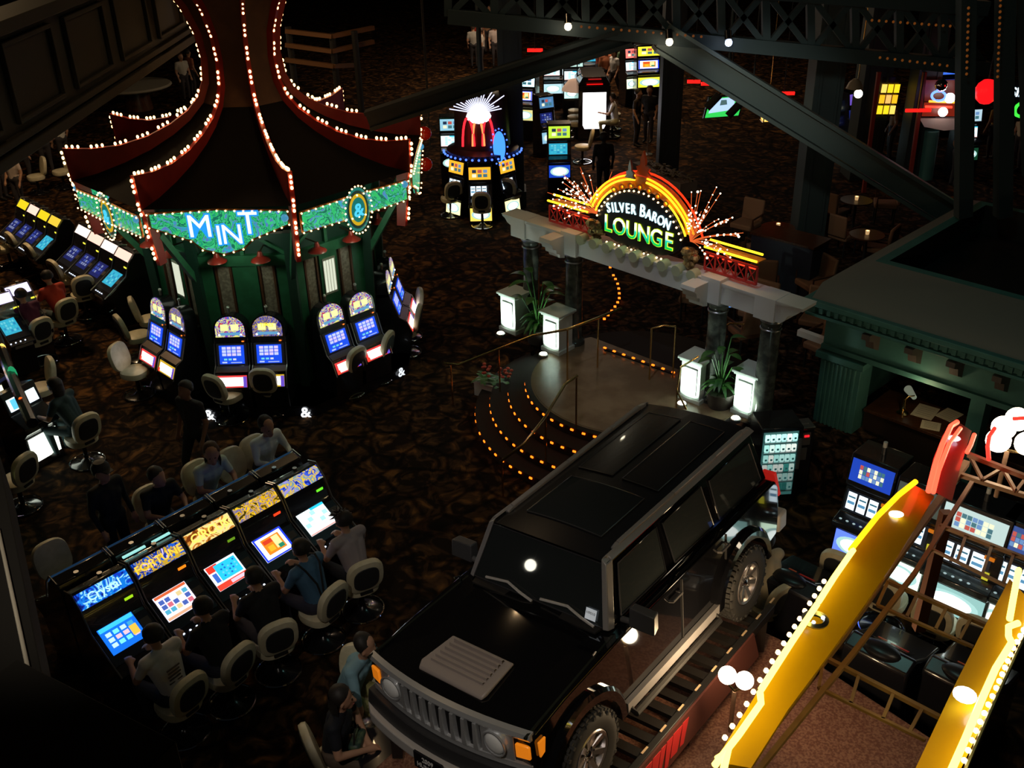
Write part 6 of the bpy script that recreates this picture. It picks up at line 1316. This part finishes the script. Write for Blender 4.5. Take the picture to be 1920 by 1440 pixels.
# ============================================================ PEOPLE
SKIN = mat('skin', (.50, .27, .17), .55); SKIN2 = mat('skin_dark', (.30, .15, .09), .55)
def cloth(c): return mat('cloth_%02x%02x%02x' % tuple(int(x*255) for x in c), c, .8)
HAIRD = mat('dark_hair', (.015, .011, .009), .6); HAIRB = mat('brown_hair', (.07, .04, .025), .6)
DG = None
def person(label, loc, rz, pose='sit', top=(.4, .4, .4), bottom=(.03, .03, .05), hair=HAIRD, hl=0, skin=SKIN, vox=.02, turn=0., lean=0., sleeves=1, group=None, hat=None, hands=None, nod=0.):
    J = {}
    if pose == 'sit':
        J.update(pel=V((0, -.04, .60)), ch=V((0, .02+lean*.6, .99)), nk=V((0, .05+lean, 1.16)), hd=V((0, .09+lean*1.15, 1.31)))
        for s, n in ((-1, 'L'), (1, 'R')):
            J['sh'+n] = V((s*.19, .03+lean*.85, 1.10)); J['el'+n] = V((s*.27, .14+lean*.8, .86)); J['ha'+n] = V((s*.16, .40+lean*.5, .88))
            J['hp'+n] = V((s*.10, -.02, .58)); J['kn'+n] = V((s*.14, .42, .57)); J['an'+n] = V((s*.13, .36, .14)); J['to'+n] = V((s*.14, .52, .08))
    else:
        J.update(pel=V((0, 0, .95)), ch=V((0, .0+lean*.5, 1.28)), nk=V((0, .01+lean, 1.46)), hd=V((0, .04+lean*1.2, 1.62)))
        for s, n in ((-1, 'L'), (1, 'R')):
            J['sh'+n] = V((s*.19, lean*.9, 1.40)); J['el'+n] = V((s*.26, -.02+lean*.6, 1.13)); J['ha'+n] = V((s*.25, .10+lean*.5, .88))
            st_ = .16*s if pose == 'walk' else 0
            J['hp'+n] = V((s*.09, 0, .92)); J['kn'+n] = V((s*.10, .03+st_, .50)); J['an'+n] = V((s*.10, -.02+st_*1.5, .08)); J['to'+n] = V((s*.11, .15+st_*1.5, .05))
        if pose == 'bend':
            J['haR'] = V((.3, .42, 1.0)); J['elR'] = V((.33, .2, 1.08))
    if hands:
        for k_, v_ in hands.items(): J[k_] = V(v_)
    seg = []
    def cap(a, b, ra, rb, zone, fl=1.): seg.append((V(a), V(b), ra, rb, zone))
    cap(J['pel']-V((.07, 0, 0)), J['pel']+V((.07, 0, 0)), .125, .125, 'b')
    cap(J['pel']+V((0, 0, .05)), J['ch'], .125, .13, 't'); cap(J['pel']+V((-.04, 0, .1)), J['ch']+V((-.08, 0, 0)), .11, .12, 't'); cap(J['pel']+V((.04, 0, .1)), J['ch']+V((.08, 0, 0)), .11, .12, 't')
    cap(J['shL'], J['shR'], .075, .075, 't'); cap(J['ch']+V((0, 0, .05)), J['nk']-V((0, 0, .02)), .12, .06, 't'); cap(J['nk'], J['hd'], .052, .055, 's')
    fd = Matrix.Rotation(turn, 3, 'Z') @ V((0, 1, 0)); fd = (fd+V((0, 0, -nod))).normalized()
    hd = J['hd']; cap(hd+V((0, 0, .045))-fd*.015, hd-V((0, 0, .015)), .098, .088, 's'); cap(hd+fd*.025, hd+fd*.045-V((0, 0, .075)), .07, .045, 's'); cap(hd+fd*.095+V((0, 0, .02)), hd+fd*.112-V((0, 0, .015)), .012, .018, 's')
    sd = fd.cross(V((0, 0, 1))).normalized()
    for s in (-1, 1): cap(hd+sd*s*.092+V((0, 0, .01)), hd+sd*s*.098-V((0, 0, .02))-fd*.01, .016, .014, 's')
    for s, n in ((-1, 'L'), (1, 'R')):
        mid = J['sh'+n].lerp(J['el'+n], .62)
        cap(J['sh'+n], mid, .066, .056, 't'); cap(mid, J['el'+n], .050, .042, 't' if sleeves > 1 else 's'); cap(J['el'+n], J['ha'+n], .043, .030, 't' if sleeves > 1 else 's')
        d = (J['ha'+n]-J['el'+n]).normalized(); u = d.cross(V((0, 0, 1))).normalized(); w_ = u.cross(d); h0 = J['ha'+n]
        cap(h0, h0+d*.075, .034, .036, 's'); cap(h0+d*.04-u*.02, h0+d*.08-u*.028, .02, .02, 's')
        for k_, (o_, L) in enumerate(((-.033, .062), (-.011, .074), (.011, .07), (.032, .055))):
            a = h0+d*.085+u*o_; b = a+d*L*.55+u*o_*.15; c = b+d*L*.4-w_*L*.45; cap(a, b, .0105, .010, 's'); cap(b, c, .010, .0085, 's')
        ti = -s; a = h0+d*.02+u*ti*.03; b = a+d*.03+u*ti*.028; cap(a, b, .014, .012, 's'); cap(b, b+d*.03-w_*.01, .012, .010, 's')
        cap(J['hp'+n], J['kn'+n], .098, .066, 'b'); cap(J['kn'+n], J['an'+n], .064, .042, 'b'); cap(J['an'+n], J['to'+n], .045, .036, 'f')
    g = MB(); mz = mat('skin', (0, 0, 0))
    for a, b, ra, rb, z in seg:
        g.ball(a, ra, mz, 12); g.ball(b, rb, mz, 12)
        if (b-a).length > 1e-4: g.tube([a, b], ra, mz, 12, taper=rb)
    tmp = g.build('tmp', smooth=False); md = tmp.modifiers.new('r', 'REMESH'); md.mode = 'VOXEL'; md.voxel_size = vox; md.use_smooth_shade = True
    m2 = tmp.modifiers.new('s', 'SMOOTH'); m2.factor = .5; m2.iterations = 2 if vox < .02 else 1
    dg = bpy.context.evaluated_depsgraph_get(); me = bpy.data.meshes.new_from_object(tmp.evaluated_get(dg)); bpy.data.objects.remove(tmp)
    me.materials.clear(); zm = {'t': cloth(top), 'b': cloth(bottom), 's': skin, 'f': BLKM}; zi = {z: i for i, z in enumerate('tbsf')}
    for z in 'tbsf': me.materials.append(zm[z])
    segs = [(a, b-a, max((b-a).length_squared, 1e-9), ra, rb, zi[z]) for a, b, ra, rb, z in seg]; idx = []
    for p in me.polygons:
        c = p.center; best = 9; bi = 0
        for a, d, l2, ra, rb, z in segs:
            t_ = (c-a).dot(d)/l2; t_ = 0 if t_ < 0 else 1 if t_ > 1 else t_
            q = (c-a-d*t_).length-(ra+(rb-ra)*t_)
            if q < best: best = q; bi = z
        idx.append(bi)
    me.polygons.foreach_set('material_index', idx); me.polygons.foreach_set('use_smooth', [True]*len(idx)); me.update(); me.name = 'body'
    t = thing('person', label, 'person', loc, rz, group); o = bpy.data.objects.new('body', me); C.objects.link(o); o.parent = t
    # hair as a cap that leaves the face free
    f = MB(); c = hd+V((0, 0, .045))-fd*.03; n = 16; rings = []
    for j in range(8):
        ph = PI/2*(1-j/7*(1.55 if hl else 1.25)); r = []
        for i in range(n):
            a = 2*PI*i/n; d = sd*math.cos(a)-fd*math.sin(a); front = max(0, -math.sin(a)); p2 = max(ph, -.1+front*.75) if front > .25 else ph
            r.append(c+d*(.114*math.cos(p2)*(1+.03*math.sin(5*a+j)))+V((0, 0, .116*math.sin(p2))))
        rings.append(r)
    f.loft(rings, hair); 
    if hl:
        r2 = [[c+(sd*math.cos(a)*.105*w_-fd*math.sin(a)*.10*w_)-fd*.02-V((0, 0, z_)) for a in [PI*k/9 for k in range(10)]] for w_, z_ in ((1, .0), (1.02, .08), (1.05, .08+hl*.5), (.85, .08+hl))]
        f.loft(r2, hair, closed=False, cap=False); f.ball(c-fd*.06-V((0, 0, .08+hl*.3)), .085, hair, 12, (1, .8, .6+hl*3))
    f.build('hair', t)
    if hat:
        f = MB(); f.lathe([(.001, .125), (.07, .115), (.112, .06), (.118, .02), (.11, .02)], hat, 18, T=Matrix.Translation(c)); f.hexa([c+fd*.09+sd*x+V((0, 0, z_)) for x, z_ in ((-.07, .02), (.07, .02))]+[c+fd*.19+sd*x+V((0, 0, z_)) for x, z_ in ((.05, .01), (-.05, .01))]+[c+fd*.09+sd*x+V((0, 0, z_)) for x, z_ in ((-.07, .035), (.07, .035))]+[c+fd*.19+sd*x+V((0, 0, z_)) for x, z_ in ((.05, .02), (-.05, .02))], hat); f.build('cap', t)
    if vox <= .014:
        for s in (-1, 1): f = MB(); f.ball(hd+fd*.088+sd*s*.034+V((0, 0, .03)), .012, mat('eye_dark', (.02, .015, .012), .2), 8, (1.2, .6, .7)); f.build('eye', t)
        f = MB(); f.ball(hd+fd*.092-V((0, 0, .052)), .02, mat('lips', (.35, .10, .08), .5), 8, (1.2, .5, .35)); f.build('lips', t)
    return t
ff = CF
def hat_(px, py, rz, lean, z=1.31):
    "floor point of a seated player whose head shows at a picture point"
    q = P(px, py, z)-Matrix.Rotation(rz, 3, 'Z') @ V((0, .09+lean*1.15, 0)); q.z = 0; return q
# players of the front bank
t = person('seated person in a white T-shirt with printed back at the nearest machine', hat_(285, 1192, ff+.1, .04), ff+.1, top=(.80, .76, .76), bottom=(.03, .035, .05), lean=.04, vox=.013)
f = MB(); 
for k in range(5): f.box((0, -.118-.0, 1.0-.045*k), (.16-.02*(k % 2), .012, .014), mat('shirt_print', (.12, .10, .09), .8))
f.build('shirt_print', t)
person('seated person in dark clothes at the second machine of the front bank', hat_(378, 1140, ff+.1, .04), ff+.1, top=(.008, .008, .01), lean=.04)
person('seated person in dark clothes at the middle machine of the front bank', hat_(472, 1085, ff+.1, .04), ff-.1, top=(.01, .009, .01), bottom=(.06, .05, .05), lean=.04)
t = person('seated person in a blue shirt with dark crossed straps at the front bank', hat_(562, 1030, ff+.1, .04), ff+.1, top=(.06, .15, .26), lean=.04, vox=.013)
f = MB(); sm = BLKM
for s in (-1, 1): f.tube([(s*.12, .12, 1.18), (s*.13, .04, 1.205), (s*.11, -.045, 1.14), (s*.04, -.125, .94), (s*.02, -.15, .76)], .013, sm, 5)
f.build('straps', t)
t = person('seated person with spiky dark hair and pale top, far end of the front bank', hat_(640, 978, ff+.1, .04), ff-.05, top=(.34, .29, .30), bottom=(.01, .01, .012), lean=.04, vox=.013)
f = MB(); rd = random.Random(3)
for k in range(70):
    a = rd.random()*6.28; ph = rd.uniform(.0, 1.4); d = V((math.cos(a)*math.cos(ph), math.sin(a)*math.cos(ph)*.8-.3, math.sin(ph))).normalized(); c = V((0, .17, 1.36)); f.tube([c+d*.09, c+d*.15+V((0, 0, -.02))], .014, HAIRD if k % 3 else mat('grey_hair', (.3, .28, .28), .6), 5, taper=.003)
f.build('spikes', t)
person('seated person in a white blouse facing us behind the far end of the rear row', rcp[0], ff+PI, top=(.85, .92, .90), bottom=(.05, .05, .06), hair=HAIRD, lean=.08, sleeves=2, vox=.013, nod=.5)
person('seated person with long brown hair and pale green blouse behind the rear row', rcp[2], ff+PI, top=(.60, .72, .62), bottom=(.05, .05, .06), hair=HAIRB, hl=.22, lean=.14, vox=.014, nod=.5, turn=-.5)
person('seated person in black with bare face turned up behind the rear row', rcp[3], ff+PI, top=(.01, .012, .012), lean=.05, nod=.2, turn=.4)
person('standing person in black wearing a dark cap behind the rear row', P(238, 1075, 0)*1.0, ff+PI+.2, 'stand', top=(.006, .007, .01), bottom=(.006, .006, .008), hat=mat('cap_black', (.01, .01, .012), .6), sleeves=2, skin=SKIN)
person('dim person in dark clothes walking across the open carpet', P(385, 905, 0), 2.6, 'walk', top=(.02, .015, .015), bottom=(.012, .012, .014), skin=SKIN2)
# beside the vehicle
p = hat_(688, 1214, -2.0, .14); chair(0, 0, 2.9, 'chair hidden under the person in the light blue shirt', 'chairs beside the vehicle', p=V((p.x, p.y, 0)))
person('person in a light blue shirt and khaki trousers leaning beside the vehicle hood', V((p.x, p.y, 0)), -2.0, top=(.22, .40, .48), bottom=(.28, .26, .10), lean=.14, sleeves=2, vox=.012, nod=.35, turn=.2, hands={'haL': (-.22, .30, .72), 'haR': (.26, .26, .74)})
p = P(635, 1402, .62); q = V((p.x, p.y, 0)); chair(0, 0, -1.15, 'cream chair of the woman in black at the bottom of the view', 'chairs beside the vehicle', p=q)
person('seated woman in a black T-shirt looking right beside the vehicle bumper', q, -1.75, top=(.006, .008, .014), bottom=(.10, .07, .05), hair=HAIRD, hl=.14, lean=.03, vox=.011, skin=SKIN, nod=.1, turn=.2, hands={'haL': (-.02, .30, .76), 'haR': (.10, .34, .76), 'elL': (-.29, .10, .84), 'elR': (.30, .12, .84)})
t = thing('handbag', 'dark patterned bag in the lap of the woman in black', 'bag', q+Matrix.Rotation(-1.75, 3, 'Z') @ V((.03, .22, .66)), -1.75)
f = MB(); f.box((0, 0, .08), (.26, .12, .2), noisy('bag_pattern', (.02, .05, .04), (.08, .12, .06), 18, .5)); f.build('body', t, bevel=.03); f = MB(); f.tube([(-.1, 0, .17), (-.06, 0, .28), (.06, 0, .28), (.1, 0, .17)], .01, BLKM, 6); f.build('handle', t)
p = P(722, 1372, .9); t = thing('low_slot_machine', 'dark slot machine under the vehicle bumper facing the woman in black', 'slot machine', (p.x, p.y, 0), th+PI*.5+2.6)
f = MB(); f.prism([(.3, 0), (.3, .70), (-.05, .70), (-.35, .58), (-.35, 0)], -.3, .3, CAB, 'x'); f.build('cabinet', t, bevel=.02); f = MB(); face(f, LT(0, -.2, .665, 68), .4, .2, [(.1, .2, .5, .7, E(60, 80, 160, .5))], CAB); f.build('screen', t)
p = P(1438, 1105, .7); q = V((p.x, p.y, 0)); chair(0, 0, .5, 'chair behind the rear wheel of the vehicle', 'chairs beside the vehicle', p=q); person('seated person in a pale top half hidden behind the rear wheel', q, .5, top=(.34, .30, .22), bottom=(.3, .28, .24), lean=.05, vox=.018)
# left side
q = P(165, 868, 0)+V((-.15, .1, 0)); q = P(158, 862, 0); person('seated woman in dark blue with bare arm reaching to the left edge machine', q, 1.3, top=(.02, .05, .06), bottom=(.04, .09, .10), hair=HAIRD, hl=.12, lean=.10, vox=.015, hands={'haL': (-.16, .55, .82)})
q = P(82, 678, 0); person('seated person in purple at the left bank', q, .9, top=(.09, .012, .05), lean=.1)
q = P(128, 640, 0); person('seated person in a bright red top at the left bank', q, .9, top=(.55, .05, .025), bottom=(.05, .08, .09), lean=.1)
# far crowd
G = 'distant crowd'
far_p = [((890, 128), 'far person in grey at the left of the lit table crowd', (.35, .33, .3), 'stand'), ((922, 84), 'far person in cream at the back of the lit table crowd', (.7, .6, .45), 'stand'), ((898, 108), 'far person in bright red behind the lit table', (.6, .04, .03), 'stand'), ((60, 345), 'far person in cream at the far left beyond the chairs', (.6, .5, .4), 'stand'), ((95, 330), 'far person in dark brown at the far left beyond the chairs', (.12, .07, .04), 'stand'), ((25, 350), 'far person in orange at the far left beyond the chairs', (.5, .22, .08), 'stand'), ((352, 190), 'far person in white standing behind the left of the tower', (.5, .48, .42), 'stand'), ((365, 182), 'far person in red-brown close behind the tower', (.35, .12, .06), 'stand'), ((128, 318), 'far person in white at the left beyond the red roof tip', (.6, .58, .52), 'stand'), ((45, 400), 'far person in white and red left of the back bank', (.55, .45, .4), 'stand'), ((10, 375), 'far person in dark blue at the left edge', (.05, .07, .16), 'stand'), ((915, 100), 'far person in brown at the top of the gap left of the dark column', (.4, .2, .1), 'stand'), ((905, 135), 'far person in white, left of two at the lit table', (.6, .55, .5), 'stand'), ((930, 125), 'far person in pale clothes, right of two at the lit table', (.5, .42, .4), 'stand'), ((1122, 170), 'far person in a red shirt at the head of the aisle', (.4, .08, .05), 'stand'), ((1134, 180), 'far person in an orange shirt in the aisle crowd', (.55, .2, .1), 'walk'), ((1150, 185), 'far person in a white shirt in the aisle crowd', (.6, .6, .6), 'walk'), ((1166, 172), 'far person in green at the right of the aisle crowd', (.08, .15, .08), 'stand'), ((1118, 140), 'far person in white at the back of the aisle crowd', (.6, .55, .5), 'stand'), ((1146, 135), 'far person in pale blue at the back of the aisle crowd', (.4, .45, .55), 'stand'), ((1215, 268), 'dark silhouette of a person at the right of the far aisle', (.006, .006, .008), 'stand'), ((1192, 275), 'smaller dark silhouette of a person in the far aisle', (.02, .012, .008), 'stand'), ((1645, 290), 'far person in pink beside the yellow picture panels', (.4, .12, .14), 'stand'), ((1665, 300), 'far person in tan below the yellow picture panels', (.35, .2, .1), 'stand'), ((1722, 325), 'far person in blue-grey left of the teal column', (.15, .17, .25), 'stand'), ((1785, 352), 'far person in violet-grey below the two pale screens', (.12, .1, .2), 'stand'), ((1855, 300), 'far person in yellow seen through the lattice tower', (.5, .3, .06), 'stand'), ((1902, 320), 'far person in cream at the right edge', (.7, .6, .42), 'stand'), ((1548, 200), 'far person in red-brown beside the slanting rail', (.25, .07, .04), 'stand')]
for i, (pp, l, c, po_) in enumerate(far_p): person(l, P(*pp, 0), (i*1.7) % 6.28, po_, top=c, bottom=(.04, .035, .04), vox=.03, group=G, hair=HAIRD if i % 2 else HAIRB)
q = P(1130, 372, 0); person('dark silhouette of a person standing with back to us in the far aisle', q, .05, 'stand', top=(.005, .005, .006), bottom=(.005, .005, .006), sleeves=2, vox=.02, skin=HAIRD, group=G)
q = P(1150, 262, 0); person('far person in a white shirt and khaki skirt seated right of the white cabinet', q, 1.4, 'sit', top=(.7, .7, .72), bottom=(.45, .42, .25), vox=.025, group=G)

for o in list(C.objects):
    if o.parent is None and 'label' in o and not 4 <= len(o['label'].split()) <= 16: print('LABEL', len(o['label'].split()), o.name, o['label'])
